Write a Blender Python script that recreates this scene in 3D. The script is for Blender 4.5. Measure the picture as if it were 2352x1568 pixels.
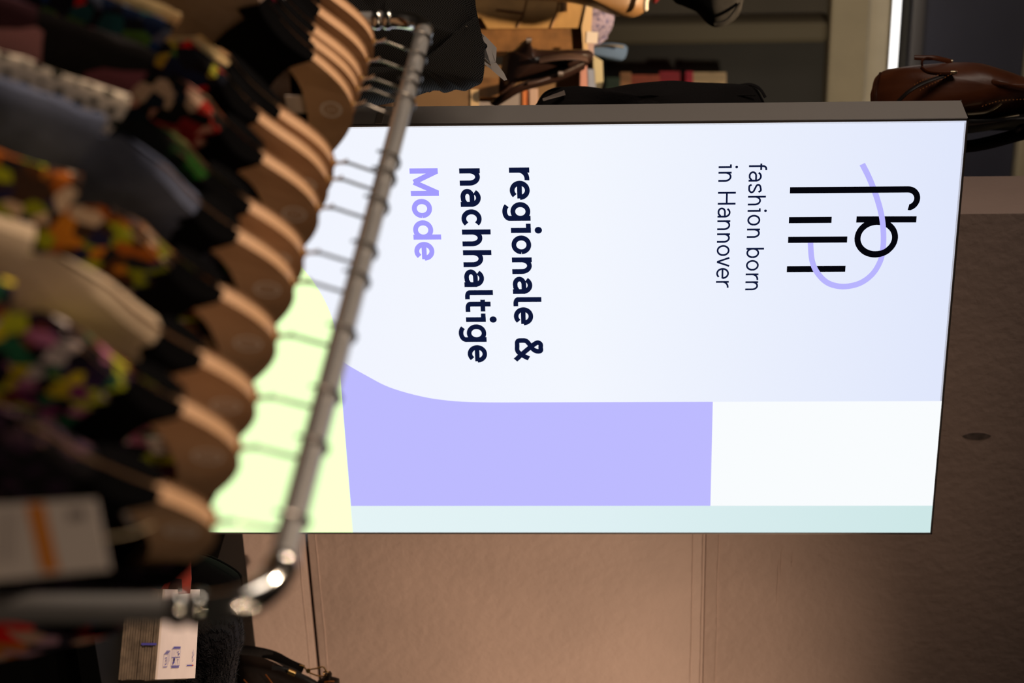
import bpy, bmesh, math, random
from mathutils import Vector, Matrix, noise

random.seed(7)
for o in list(bpy.data.objects):
    bpy.data.objects.remove(o)
SC = bpy.context.scene
COL = SC.collection
R = math.radians

# ------------------------------------------------------------------ camera
F_PX = 4573.0                       # 70 mm on a 36 mm wide sensor, frame 2352 px
YAW, PITCH, ROLL = R(29.1436), R(2.9765), R(-0.2654)
CAM = Vector((0, 0, 1.62))
FWD = Vector((math.sin(YAW)*math.cos(PITCH), math.cos(YAW)*math.cos(PITCH), -math.sin(PITCH)))
RGT0 = Vector((math.cos(YAW), -math.sin(YAW), 0))
UP0 = RGT0.cross(FWD)
RGT = RGT0*math.cos(ROLL) + UP0*math.sin(ROLL)
UPV = UP0*math.cos(ROLL) - RGT0*math.sin(ROLL)
cam_d = bpy.data.cameras.new('camera')
cam_d.sensor_width = 36
cam_d.lens = 36*F_PX/2352
cam_d.clip_start = 0.05
cam_d.dof.use_dof = True
cam_d.dof.focus_distance = 3.45
cam_d.dof.aperture_fstop = 3.5
cam = bpy.data.objects.new('camera', cam_d)
COL.objects.link(cam)
m = Matrix.Identity(4)              # the photograph was taken with the camera turned a quarter: image right is up
for i in range(3):
    m[i][0] = UPV[i]; m[i][1] = -RGT[i]; m[i][2] = -FWD[i]; m[i][3] = CAM[i]
cam.matrix_world = m
SC.camera = cam

# ------------------------------------------------------------------ world, lights, exposure
SC.view_settings.view_transform = 'Standard'
SC.view_settings.look = 'None'
SC.view_settings.exposure = 0.0
SC.view_settings.gamma = 1.0
SC.view_settings.use_curve_mapping = False
w = bpy.data.worlds.new('dim_shop'); SC.world = w; w.use_nodes = True
w.node_tree.nodes['Background'].inputs[0].default_value = (1.0, 0.8, 0.62, 1)
w.node_tree.nodes['Background'].inputs[1].default_value = 0.012
try:
    SC.cycles.use_denoising = True
    SC.cycles.sample_clamp_indirect = 4
    SC.cycles.max_bounces = 6
except Exception:
    pass

def spot(name, loc, aim, watts, angle, col=(1.0, 0.72, 0.50), radius=0.04, blend=0.5):
    l = bpy.data.lights.new(name, 'SPOT')
    l.energy = watts; l.color = col; l.spot_size = R(angle); l.spot_blend = blend; l.shadow_soft_size = radius
    o = bpy.data.objects.new(name, l); COL.objects.link(o)
    o.location = loc
    o.rotation_euler = (Vector(aim)-Vector(loc)).to_track_quat('-Z', 'Y').to_euler()
    return o

WARM = (1.0, 0.74, 0.52)
spot('ceiling_spot_rack', (-0.75, 2.35, 2.95), (0.8, 1.7, 1.25), 250, 60, WARM, 0.05)
spot('ceiling_spot_wall', (3.55, 1.55, 2.55), (2.75, 3.42, 0.85), 155, 66, WARM, 0.03, 1.0)
spot('ceiling_spot_sign', (0.75, 0.55, 2.95), (2.45, 3.42, 1.1), 40, 46, WARM, 0.06, 0.8)
spot('ceiling_spot_shelf', (1.28, 3.85, 3.2), (1.78, 4.80, 1.35), 330, 46, (1.0, 0.70, 0.42), 0.05)
spot('beam_fill_spot', (2.3, 4.6, 2.2), (2.1, 6.0, 2.5), 20, 120, (1.0, 0.86, 0.62), 0.1, 1.0)  # unseen lamp added to light the beams on the far wall
for k, (x, y) in enumerate(((-0.9, -0.6), (-0.3, -0.2), (0.35, -0.8), (1.5, -0.3), (2.2, 0.3))):
    spot('track_spot', (x, y, 3.05), (0.85, 1.6, 1.2), 7 if k != 3 else 12, 55, WARM, 0.016, 0.7)
spot('near_fill_spot', (0.0, -0.7, 2.9), (0.80, 1.22, 1.22), 26, 20, WARM, 0.03, 0.8)  # unseen spot added to brighten the price tag and nearest hanger
al = bpy.data.lights.new('left_fill_area', 'AREA'); al.energy = 34; al.size = 1.3; al.color = (1.0, 0.84, 0.70)  # unseen soft fill added at the left for sign side, rail and posts
ao = bpy.data.objects.new('left_fill_area', al); COL.objects.link(ao); ao.location = (-2.3, 2.7, 2.7)
ao.rotation_euler = (Vector((1.3, 3.0, 1.7))-Vector(ao.location)).to_track_quat('-Z', 'Y').to_euler()

# ------------------------------------------------------------------ materials
MATS = {}
def srgb(c):
    return tuple((x/255/12.92 if x/255 <= 0.04045 else ((x/255+0.055)/1.055)**2.4) for x in c)

def mat(name, col, rough=0.6, metal=0.0, var=0.0, vscale=30, bump=0.0, bscale=120, spec=0.5, col2=None):
    if name in MATS: return MATS[name]
    mt = bpy.data.materials.new(name); mt.use_nodes = True
    nt = mt.node_tree; b = nt.nodes['Principled BSDF']
    b.inputs['Base Color'].default_value = (*col, 1)
    b.inputs['Roughness'].default_value = rough
    b.inputs['Metallic'].default_value = metal
    b.inputs['Specular IOR Level'].default_value = spec
    tc = nt.nodes.new('ShaderNodeTexCoord')
    if var or col2:
        n = nt.nodes.new('ShaderNodeTexNoise'); n.inputs['Scale'].default_value = vscale; n.inputs['Detail'].default_value = 5
        nt.links.new(tc.outputs['Object'], n.inputs['Vector'])
        r = nt.nodes.new('ShaderNodeValToRGB'); nt.links.new(n.outputs['Fac'], r.inputs[0])
        c2 = col2 or tuple(min(1, x*(1+var)) for x in col)
        c1 = col if col2 else tuple(x*(1-var) for x in col)
        r.color_ramp.elements[0].position = 0.32; r.color_ramp.elements[1].position = 0.68
        r.color_ramp.elements[0].color = (*c1, 1); r.color_ramp.elements[1].color = (*c2, 1)
        nt.links.new(r.outputs[0], b.inputs['Base Color'])
    if bump:
        n = nt.nodes.new('ShaderNodeTexNoise'); n.inputs['Scale'].default_value = bscale; n.inputs['Detail'].default_value = 4
        nt.links.new(tc.outputs['Object'], n.inputs['Vector'])
        bp = nt.nodes.new('ShaderNodeBump'); bp.inputs['Strength'].default_value = bump; bp.inputs['Distance'].default_value = 0.004
        nt.links.new(n.outputs['Fac'], bp.inputs['Height']); nt.links.new(bp.outputs[0], b.inputs['Normal'])
    MATS[name] = mt
    return mt

def emis(name, col, strength=1.0):
    mt = bpy.data.materials.new(name); mt.use_nodes = True
    nt = mt.node_tree; nt.nodes.remove(nt.nodes['Principled BSDF'])
    e = nt.nodes.new('ShaderNodeEmission'); e.inputs[0].default_value = (*col, 1); e.inputs[1].default_value = strength
    nt.links.new(e.outputs[0], nt.nodes['Material Output'].inputs[0])
    return mt

def cloth(name, kind, cols, scale=30, rough=0.9):
    """printed or knitted fabric: kind picks the pattern, cols are sRGB triples"""
    mt = bpy.data.materials.new(name); mt.use_nodes = True
    nt = mt.node_tree; b = nt.nodes['Principled BSDF']; L = nt.links.new
    b.inputs['Roughness'].default_value = rough; b.inputs['Specular IOR Level'].default_value = 0.15
    tc = nt.nodes.new('ShaderNodeTexCoord'); vec = tc.outputs['Object']
    cc = [srgb(c) for c in cols]
    if kind == 'print':
        v = nt.nodes.new('ShaderNodeTexVoronoi'); v.inputs['Scale'].default_value = scale; L(vec, v.inputs['Vector'])
        s = nt.nodes.new('ShaderNodeSeparateColor'); L(v.outputs['Color'], s.inputs[0]); fac = s.outputs[0]
    elif kind == 'dots':
        v = nt.nodes.new('ShaderNodeTexVoronoi'); v.inputs['Scale'].default_value = scale; v.inputs['Randomness'].default_value = 0.1; L(vec, v.inputs['Vector'])
        fac = v.outputs['Distance']
    elif kind == 'stripe':
        v = nt.nodes.new('ShaderNodeTexWave'); v.inputs['Scale'].default_value = scale; v.bands_direction = 'Z'; L(vec, v.inputs['Vector']); fac = v.outputs['Fac']
    elif kind == 'check':
        v = nt.nodes.new('ShaderNodeTexChecker'); v.inputs['Scale'].default_value = scale; L(vec, v.inputs['Vector']); fac = v.outputs['Fac']
    else:
        v = nt.nodes.new('ShaderNodeTexNoise'); v.inputs['Scale'].default_value = scale; v.inputs['Detail'].default_value = 4; L(vec, v.inputs['Vector']); fac = v.outputs['Fac']
    r = nt.nodes.new('ShaderNodeValToRGB'); L(fac, r.inputs[0])
    if kind in ('print', 'dots', 'stripe', 'check'): r.color_ramp.interpolation = 'CONSTANT'
    el = r.color_ramp.elements
    n = len(cc)
    if kind == 'dots': pos = [i*0.38 for i in range(n)]
    elif kind == 'soft': pos = [0.3+0.4*i/max(1, n-1) for i in range(n)]
    else: pos = [i/n for i in range(n)]
    el[0].position = pos[0]; el[0].color = (*cc[0], 1)
    el[1].position = pos[1] if n > 1 else 1; el[1].color = (*(cc[1] if n > 1 else cc[0]), 1)
    for p, c in zip(pos[2:], cc[2:]):
        e = el.new(p); e.color = (*c, 1)
    L(r.outputs[0], b.inputs['Base Color'])
    nz = nt.nodes.new('ShaderNodeTexNoise'); nz.inputs['Scale'].default_value = 400; L(vec, nz.inputs['Vector'])
    bp = nt.nodes.new('ShaderNodeBump'); bp.inputs['Strength'].default_value = 0.3; bp.inputs['Distance'].default_value = 0.002
    L(nz.outputs['Fac'], bp.inputs['Height']); L(bp.outputs[0], b.inputs['Normal'])
    return mt

# ------------------------------------------------------------------ mesh helpers
class MB:
    def __init__(s): s.v = []; s.f = []
    def add(s, vs, fs):
        o = len(s.v); s.v += [Vector(p) for p in vs]; s.f += [tuple(i+o for i in f) for f in fs]; return s
    def box(s, a, b, bev=0.0):
        x0, y0, z0 = a; x1, y1, z1 = b
        if not bev:
            return s.add([(x0,y0,z0),(x1,y0,z0),(x1,y1,z0),(x0,y1,z0),(x0,y0,z1),(x1,y0,z1),(x1,y1,z1),(x0,y1,z1)],
                         [(0,3,2,1),(4,5,6,7),(0,1,5,4),(1,2,6,5),(2,3,7,6),(3,0,4,7)])
        bm = bmesh.new(); bmesh.ops.create_cube(bm, size=1)
        for v in bm.verts: v.co = Vector(((x0+x1)/2+v.co.x*(x1-x0), (y0+y1)/2+v.co.y*(y1-y0), (z0+z1)/2+v.co.z*(z1-z0)))
        bmesh.ops.bevel(bm, geom=bm.edges[:], offset=bev, segments=2, affect='EDGES', profile=0.5)
        bm.verts.index_update()
        s.add([v.co.copy() for v in bm.verts], [[v.index for v in f.verts] for f in bm.faces]); bm.free(); return s
    def tube(s, path, r, n=12, closed=False, flat=1.0, ref=None):
        """sweep of a round (or flattened) section along path; r a number or one per point"""
        P = [Vector(p) for p in path]; N = len(P)
        rr = r if isinstance(r, (list, tuple)) else [r]*N
        rings = []; up = Vector(ref) if ref else None
        for i in range(N):
            a = P[(i-1) % N] if (closed or i) else P[0]; b = P[(i+1) % N] if (closed or i < N-1) else P[-1]
            t = (b-a).normalized()
            if up is None:
                up = Vector((0,0,1)) if abs(t.z) < 0.9 else Vector((1,0,0))
            side = t.cross(up)
            if side.length < 1e-6: side = t.orthogonal()
            side.normalize(); u2 = side.cross(t).normalized()
            if not ref: up = u2
            rings.append([P[i]+side*math.cos(k*2*math.pi/n)*rr[i]+u2*math.sin(k*2*math.pi/n)*rr[i]*flat for k in range(n)])
        vs = [p for q in rings for p in q]; fs = []
        M = N if closed else N-1
        for i in range(M):
            for k in range(n):
                j = (i+1) % N; k2 = (k+1) % n
                fs.append((i*n+k, i*n+k2, j*n+k2, j*n+k))
        if not closed:
            fs.append(tuple(range(n-1, -1, -1))); fs.append(tuple((N-1)*n+k for k in range(n)))
        return s.add(vs, fs)
    def prism(s, pts, axis_o, ax, ay, n0, n1):
        """flat outline pts (a, b) in the plane o + a*ax + b*ay, extruded from n0 to n1 along the normal"""
        ax = Vector(ax); ay = Vector(ay); nn = ax.cross(ay).normalized(); o = Vector(axis_o); N = len(pts)
        vs = [o+ax*a+ay*b+nn*n0 for a, b in pts] + [o+ax*a+ay*b+nn*n1 for a, b in pts]
        fs = [tuple(range(N-1, -1, -1)), tuple(range(N, 2*N))] + [(i, (i+1) % N, (i+1) % N+N, i+N) for i in range(N)]
        return s.add(vs, fs)
    def strip(s, pts, width, o, ax, ay, off=0.0):
        """flat stroke of a pen of given width along 2-D centre points"""
        ax = Vector(ax); ay = Vector(ay); nn = ax.cross(ay).normalized(); o = Vector(o); N = len(pts); vs = []; fs = []
        for i, (a, b) in enumerate(pts):
            p, q = pts[max(0, i-1)], pts[min(N-1, i+1)]
            dx, dy = q[0]-p[0], q[1]-p[1]; l = math.hypot(dx, dy) or 1
            w_ = width*(1-0.14*(dx/l)**2)*0.5
            for sg in (1, -1):
                vs.append(o+ax*(a-sg*dy/l*w_)+ay*(b+sg*dx/l*w_)+nn*off)
        for i in range(N-1): fs.append((2*i+1, 2*i+3, 2*i+2, 2*i))
        return s.add(vs, fs)
    def disc(s, c, r, o, ax, ay, off=0.0, r_in=0.0, n=28):
        ax = Vector(ax); ay = Vector(ay); nn = ax.cross(ay).normalized(); o = Vector(o)
        pt = lambda rr, k: o+ax*(c[0]+rr*math.cos(2*math.pi*k/n))+ay*(c[1]+rr*math.sin(2*math.pi*k/n))+nn*off
        if r_in:
            return s.add([pt(r, k) for k in range(n)]+[pt(r_in, k) for k in range(n)], [(k, (k+1) % n, (k+1) % n+n, k+n) for k in range(n)])
        return s.add([pt(r, k) for k in range(n)], [tuple(range(n))])
    def puff(s, outline, depth, out, rings=7, back=None, seed=0, fold=0.0, fscale=8.0, power=0.5, mid=None):
        """closed 3-D outline inflated to both sides along the direction out (depth in metres each way)"""
        P = [Vector(p) for p in outline]; N = len(P); out = Vector(out).normalized()
        c = sum(P, Vector())/N if mid is None else Vector(mid)
        back = depth if back is None else back
        vs = []; fs = []; idx = {}
        def ring(k, sg):
            t = k/rings; sc = 1-t
            res = []
            for p in P:
                h = (1-sc*sc)**power
                q = c+(p-c)*sc+out*(h*(depth if sg > 0 else back)*sg)
                if fold:
                    e = noise.noise(q*fscale+Vector((seed*3.1, seed*1.7, 0)))
                    q = q+out*(e*fold*min(1, 3*t))
                res.append(q)
            return res
        base = ring(0, 1); vs += base
        for sg in (1, -1):
            prev = list(range(N))
            for k in range(1, rings):
                o = len(vs); vs += ring(k, sg); cur = list(range(o, o+N))
                for i in range(N):
                    j = (i+1) % N
                    q = (prev[i], prev[j], cur[j], cur[i])
                    fs.append(q if sg < 0 else q[::-1])
                prev = cur
            o = len(vs); vs.append(c+out*sg*(depth if sg > 0 else back))
            for i in range(N):
                j = (i+1) % N; fs.append((prev[i], prev[j], o) if sg < 0 else (o, prev[j], prev[i]))
        return s.add(vs, fs)
    def obj(s, name, mt, parent=None, smooth=True, label=None, stuff=False, loc=None, fix=True):
        me = bpy.data.meshes.new(name)
        off = Vector(loc) if loc is not None else (Vector(parent['anchor']) if parent is not None and 'anchor' in parent else Vector())
        me.from_pydata([v-off for v in s.v], [], s.f); me.update()
        if fix:
            bm = bmesh.new(); bm.from_mesh(me); bmesh.ops.recalc_face_normals(bm, faces=bm.faces); bm.to_mesh(me); bm.free()
        if smooth:
            for p in me.polygons: p.use_smooth = True
            try: me.set_sharp_from_angle(angle=R(40))
            except Exception: pass
        me.materials.append(mt)
        o = bpy.data.objects.new(name, me); COL.objects.link(o)
        if parent is not None: o.parent = parent
        elif loc is not None: o.location = loc
        if label: o['label'] = label
        if stuff: o['kind'] = 'stuff'
        return o

def thing(name, label, cat, loc=(0, 0, 0), group=None, world=True, rotz=0.0):
    o = bpy.data.objects.new(name, None); COL.objects.link(o); o.empty_display_size = 0.05
    o.location = loc; o.rotation_euler = (0, 0, rotz)
    if world: o['anchor'] = tuple(loc)        # children meshes are written in world metres
    o['label'] = label; o['category'] = cat
    if group: o['group'] = group
    return o

def structure(o):
    o['kind'] = 'structure'; return o

def at(px, py, d):
    """world point seen in the photograph at (px, py), d metres along the optical axis"""
    return CAM+(FWD+RGT*((py-784)/F_PX)+UPV*((px-1176)/F_PX))*d

def smooth_loop(pts, n=6):
    out = []; N = len(pts)
    for i in range(N):
        p0, p1, p2, p3 = (Vector(pts[(i+k-1) % N]) for k in range(4))
        for k in range(n):
            t = k/n
            out.append(0.5*((2*p1)+(p2-p0)*t+(2*p0-5*p1+4*p2-p3)*t*t+(3*p1-p0-3*p2+p3)*t**3))
    return out

def smooth_path(pts, n=6):
    out = []; N = len(pts)
    g = lambda i: Vector(pts[min(max(i, 0), N-1)])
    for i in range(N-1):
        p0, p1, p2, p3 = g(i-1), g(i), g(i+1), g(i+2)
        for k in range(n):
            t = k/n
            out.append(0.5*((2*p1)+(p2-p0)*t+(2*p0-5*p1+4*p2-p3)*t*t+(3*p1-p0-3*p2+p3)*t**3))
    out.append(g(N-1)); return out

def loop_at(pts, d, n=5):
    return smooth_loop([at(x, y, d) for x, y in pts], n)

def arc(cx, cy, rx, ry, a0, a1, n=16):
    return [(cx+rx*math.cos(R(a0+(a1-a0)*i/n)), cy+ry*math.sin(R(a0+(a1-a0)*i/n))) for i in range(n+1)]

# ------------------------------------------------------------------ the setting
M_WALL = mat('wall_paint', (0.56, 0.405, 0.345), 0.62, var=0.06, vscale=5, bump=0.55, bscale=45, spec=0.4)
M_DARK = mat('dark_paint', (0.055, 0.05, 0.047), 0.8, var=0.1, vscale=3)
M_NAVY = mat('navy_paint', (0.030, 0.030, 0.055), 0.6, var=0.08, vscale=4)
M_BEAM = mat('beam_paint', (0.42, 0.35, 0.25), 0.7, var=0.08, vscale=6)
M_FLOOR = mat('dark_floor', (0.07, 0.06, 0.055), 0.5, var=0.2, vscale=8)

YW = 3.42; XW = 1.6365
structure(MB().box((-2.6, -1.2, -0.05), (5.2, 6.2, 0)).obj('floor', M_FLOOR, smooth=False))
structure(MB().box((-2.6, -1.2, 3.3), (5.2, 6.2, 3.35)).obj('ceiling', M_DARK, smooth=False))
structure(MB().box((-2.6, 6.0, 0), (5.2, 6.2, 3.3)).obj('wall_back', M_DARK, smooth=False))
wall = MB().box((XW+0.012, YW+0.012, 0), (5.2, YW+0.18, 3.3)).obj('wall_right', mat('wall_core', (0.05, 0.035, 0.03), 0.9), smooth=False)
structure(wall)
for k, (z0, z1) in enumerate(((0.0, 0.9665), (0.9735, 1.8046), (1.8054, 3.3))):
    MB().box((XW, YW, z0), (5.2, YW+0.17, z1), 0.0018).obj('panel', M_WALL, wall)
def ridge(z, seed, r=0.0016):
    pts = []
    x = XW+0.03
    while x < 4.4:
        pts.append((x, YW, z+0.0016*noise.noise(Vector((x*9, seed, 0)))+0.0007*noise.noise(Vector((x*60, seed, 3))))); x += 0.02
    return MB().tube(pts, [r*(0.8+0.5*noise.noise(Vector((p[0]*30, seed, 7)))) for p in pts], 6)
for k, z in enumerate((0.9525, 0.9905, 1.7785, 1.8315)):
    ridge(z, k*5+1).obj('joint_ridge', M_WALL, wall)
ridge(1.7995, 31, 0.0022).obj('joint_bead', M_WALL, wall)
for (xa, xb, z) in ((2.42, 2.55, 1.957), (2.415, 2.45, 1.985), (2.40, 2.47, 1.962)):
    MB().tube([(xa+(xb-xa)*i/8, YW, z+0.0007*math.sin(i*2.1)) for i in range(9)], [0.0004+0.0008*math.sin(math.pi*i/8) for i in range(9)], 6).obj('plaster_scratch', M_WALL, wall)
sm = smooth_loop([(2.128, 2.312, 0), (2.135, 2.324, 0), (2.137, 2.345, 0), (2.133, 2.362, 0), (2.127, 2.368, 0), (2.121, 2.352, 0), (2.121, 2.328, 0)], 4)
MB().prism([(p.x, p.y) for p in sm], (0, YW, 0), (1, 0, 0), (0, 0, 1), -0.0002, 0.0005).obj('scuff_mark', mat('scuff_dirt', (0.25, 0.19, 0.17), 0.8, var=0.3, vscale=60), wall, smooth=False, label='dark grey smear on the beige paint')

# far wall: horizontal beam, light tube, dark navy panel, upper beam, pale upright strip
structure(MB().box((-2.6, 5.86, 2.285), (5.2, 6.0, 2.405), 0.01).obj('trim_1', M_BEAM, smooth=False))
structure(MB().box((-2.6, 5.92, 2.405), (5.2, 6.0, 2.475), 0.006).obj('trim_2', M_BEAM, smooth=False))
structure(MB().box((-2.6, 5.9, 2.905), (5.2, 6.0, 3.1), 0.01).obj('trim_3', M_BEAM, smooth=False))
nav = MB().box((-2.6, 5.95, 2.545), (5.2, 6.0, 2.90)).obj('trim_4', M_NAVY, smooth=False); structure(nav)
MB().box((-2.6, 5.94, 2.545), (5.2, 5.955, 2.585), 0.004).obj('lower_rail', mat('grey_rail', (0.09, 0.08, 0.085), 0.5), nav)
def wallx(py, Y):
    q = FWD+RGT*((py-784)/F_PX)+UPV*((1700-1176)/F_PX); return q.x/q.y*Y
structure(MB().box((wallx(52, 5.9), 5.9, 0), (wallx(104, 5.9), 6.0, 2.285), 0.02).obj('trim_5', mat('olive_post', (0.13, 0.105, 0.068), 0.7), smooth=False))
structure(MB().box((-2.6, 5.97, 0), (wallx(52, 5.9), 6.0, 2.285)).obj('trim_6', mat('taupe_back', (0.085, 0.07, 0.055), 0.8, var=0.15, vscale=2), smooth=False))

led = thing('light_tube', 'long white glowing light tube under the navy ceiling band', 'lamp', (1.2, 5.9, 2.5))
MB().tube([(-2.4, 5.88, 2.487), (2.6, 5.88, 2.487)], 0.0115, 14).obj('diffuser', emis('tube_light', (1, 0.97, 0.93), 2.2), led)
MB().box((-2.42, 5.891, 2.478), (2.62, 5.92, 2.496)).obj('housing', mat('tube_housing', (0.5, 0.5, 0.5), 0.5), led)

# ------------------------------------------------------------------ the illuminated sign
X0 = 1.3304; YS = 3.15; DEP = 0.0823; ZT = 2.217; WID = 0.8475
sign = thing('lightbox', 'tall glowing lightbox sign with dark and lilac lettering before the beige wall', 'sign', (X0+WID/2, YS+DEP/2, 0))
M_ALU = mat('taupe_aluminium', (0.50, 0.46, 0.43), 0.5, 0.2, bump=0.05, bscale=900)
fr = MB()
t = 0.006
fr.box((X0, YS, 0.03), (X0+t, YS+DEP, ZT)); fr.box((X0+WID-t, YS, 0.03), (X0+WID, YS+DEP, ZT))
fr.box((X0+t, YS, ZT-t), (X0+WID-t, YS+DEP, ZT)); fr.box((X0+t, YS, 0.03), (X0+WID-t, YS+DEP, 0.03+t))
fr.obj('frame', M_ALU, sign, smooth=False)
MB().box((X0+0.002, YS+DEP-0.004, 0.032), (X0+WID-0.002, YS+DEP+0.001, ZT-0.002)).obj('back_panel', mat('sign_back', (0.2, 0.19, 0.18), 0.6), sign, smooth=False)
for xx in (X0+0.12, X0+WID-0.18):
    MB().box((xx, YS-0.14, 0), (xx+0.06, YS+DEP+0.14, 0.03), 0.004).obj('foot_plate', M_ALU, sign)
edge = MB(); e = 0.0018
edge.box((X0-0.0006, YS-0.001, 0.03), (X0+e, YS+0.003, ZT+0.0006)); edge.box((X0-0.0006, YS-0.001, ZT-e), (X0+WID+0.0006, YS+0.003, ZT+0.0006))
edge.box((X0+WID-e, YS-0.001, 0.03), (X0+WID+0.0006, YS+0.003, ZT+0.0006)); edge.box((X0-0.0006, YS+DEP-0.003, ZT-0.001), (X0+WID, YS+DEP+0.001, ZT+0.0008))
edge.obj('rim', mat('rim_metal', (0.32, 0.28, 0.27), 0.35, 0.8), sign, smooth=False)
MB().box((X0-0.0012, YS+0.004, 1.209), (X0+0.001, YS+DEP-0.001, 1.221), 0.0006).obj('joint_plate', mat('joint_metal', (0.42, 0.36, 0.31), 0.4, 0.5), sign, smooth=False)

# the printed face, backlit
def grad_emis(name, c_lo, c_mid, c_hi, z0, zm, z1):
    mt = bpy.data.materials.new(name); mt.use_nodes = True
    nt = mt.node_tree; nt.nodes.remove(nt.nodes['Principled BSDF'])
    e = nt.nodes.new('ShaderNodeEmission'); tc = nt.nodes.new('ShaderNodeTexCoord'); sx = nt.nodes.new('ShaderNodeSeparateXYZ')
    mr = nt.nodes.new('ShaderNodeMapRange'); mr.inputs[1].default_value = z0; mr.inputs[2].default_value = z1
    r = nt.nodes.new('ShaderNodeValToRGB')
    r.color_ramp.elements[0].color = (*c_lo, 1); r.color_ramp.elements[1].color = (*c_hi, 1)
    k = r.color_ramp.elements.new((zm-z0)/(z1-z0)); k.color = (*c_mid, 1)
    nt.links.new(tc.outputs['Object'], sx.inputs[0]); nt.links.new(sx.outputs[2], mr.inputs[0]); nt.links.new(mr.outputs[0], r.inputs[0])
    nt.links.new(r.outputs[0], e.inputs[0]); nt.links.new(e.outputs[0], nt.nodes['Material Output'].inputs[0])
    return mt
M_LAV = grad_emis('print_lavender', srgb((241, 244, 255)), srgb((243, 247, 255)), srgb((224, 231, 252)), 0.9, 1.55, 2.2)
M_WHT = emis('print_white', srgb((249, 252, 254)))
M_MINT = grad_emis('print_mint', srgb((229, 244, 246)), srgb((222, 240, 243)), srgb((205, 231, 231)), 1.1, 1.6, 2.2)
M_PUR = emis('print_purple', srgb((189, 186, 255)))
M_GRN = emis('print_lime', (1.0, 1.32, 0.66))
M_LIL = emis('print_lilac', srgb((184, 180, 254)))
M_MODE = emis('print_violet', srgb((163, 156, 254)))
M_INK = emis('print_navy_ink', srgb((17, 26, 62)), 0.8)
M_BLK = emis('print_black_ink', srgb((7, 7, 14)), 0.8)
EX, EZ = (1, 0, 0), (0, 0, 1)      # ex x ez points to -Y: out of the sign, to the viewer
OS = (X0, YS, 0)
def panel(name, pts, mt, off, label=None):
    b = MB(); o = Vector(OS)+Vector((0, -1, 0))*off
    b.add([o+Vector((a, 0, z)) for a, z in pts], [tuple(range(len(pts)))])
    return b.obj(name, mt, sign, smooth=False, label=label, fix=False)
panel('screen', [(0.003, 0.036), (WID-0.003, 0.036), (WID-0.003, ZT-0.003), (0.003, ZT-0.003)], M_LAV, 0.0)
panel('white_field', [(0.5545, 1.7978), (0.7834, 1.7978), (0.7834, ZT-0.003), (0.5545, ZT-0.003)], M_WHT, 0.0003, 'white printed rectangle')
panel('mint_stripe', [(0.7834, 1.1135), (WID-0.003, 1.1135), (WID-0.003, ZT-0.003), (0.7834, ZT-0.003)], M_MINT, 0.0003, 'pale mint stripe along the edge')
pc = [(0.4600, 1.1140), (0.4742, 1.1305), (0.4974, 1.1643), (0.5179, 1.1968), (0.5320, 1.2315), (0.5434, 1.2712), (0.5491, 1.3032), (0.5525, 1.3353), (0.5541, 1.3756), (0.5545, 1.42)]
pcs = [(p.x, p.y) for p in smooth_path([(a, b, 0) for a, b in pc], 5)]
panel('purple_field', pcs+[(0.5545, 1.7978), (0.7834, 1.7978), (0.7834, 1.1140)], M_PUR, 0.0003, 'purple printed field with a curved side')
panel('lime_field', [(0.10, 0.68)]+arc(0.43, 0.68, 0.33, 0.4340, 180, 90, 40)[1:]+[(WID-0.003, 1.1138), (WID-0.003, 0.68)], M_GRN, 0.0003, 'lime printed field with a quarter-round corner')

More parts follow.
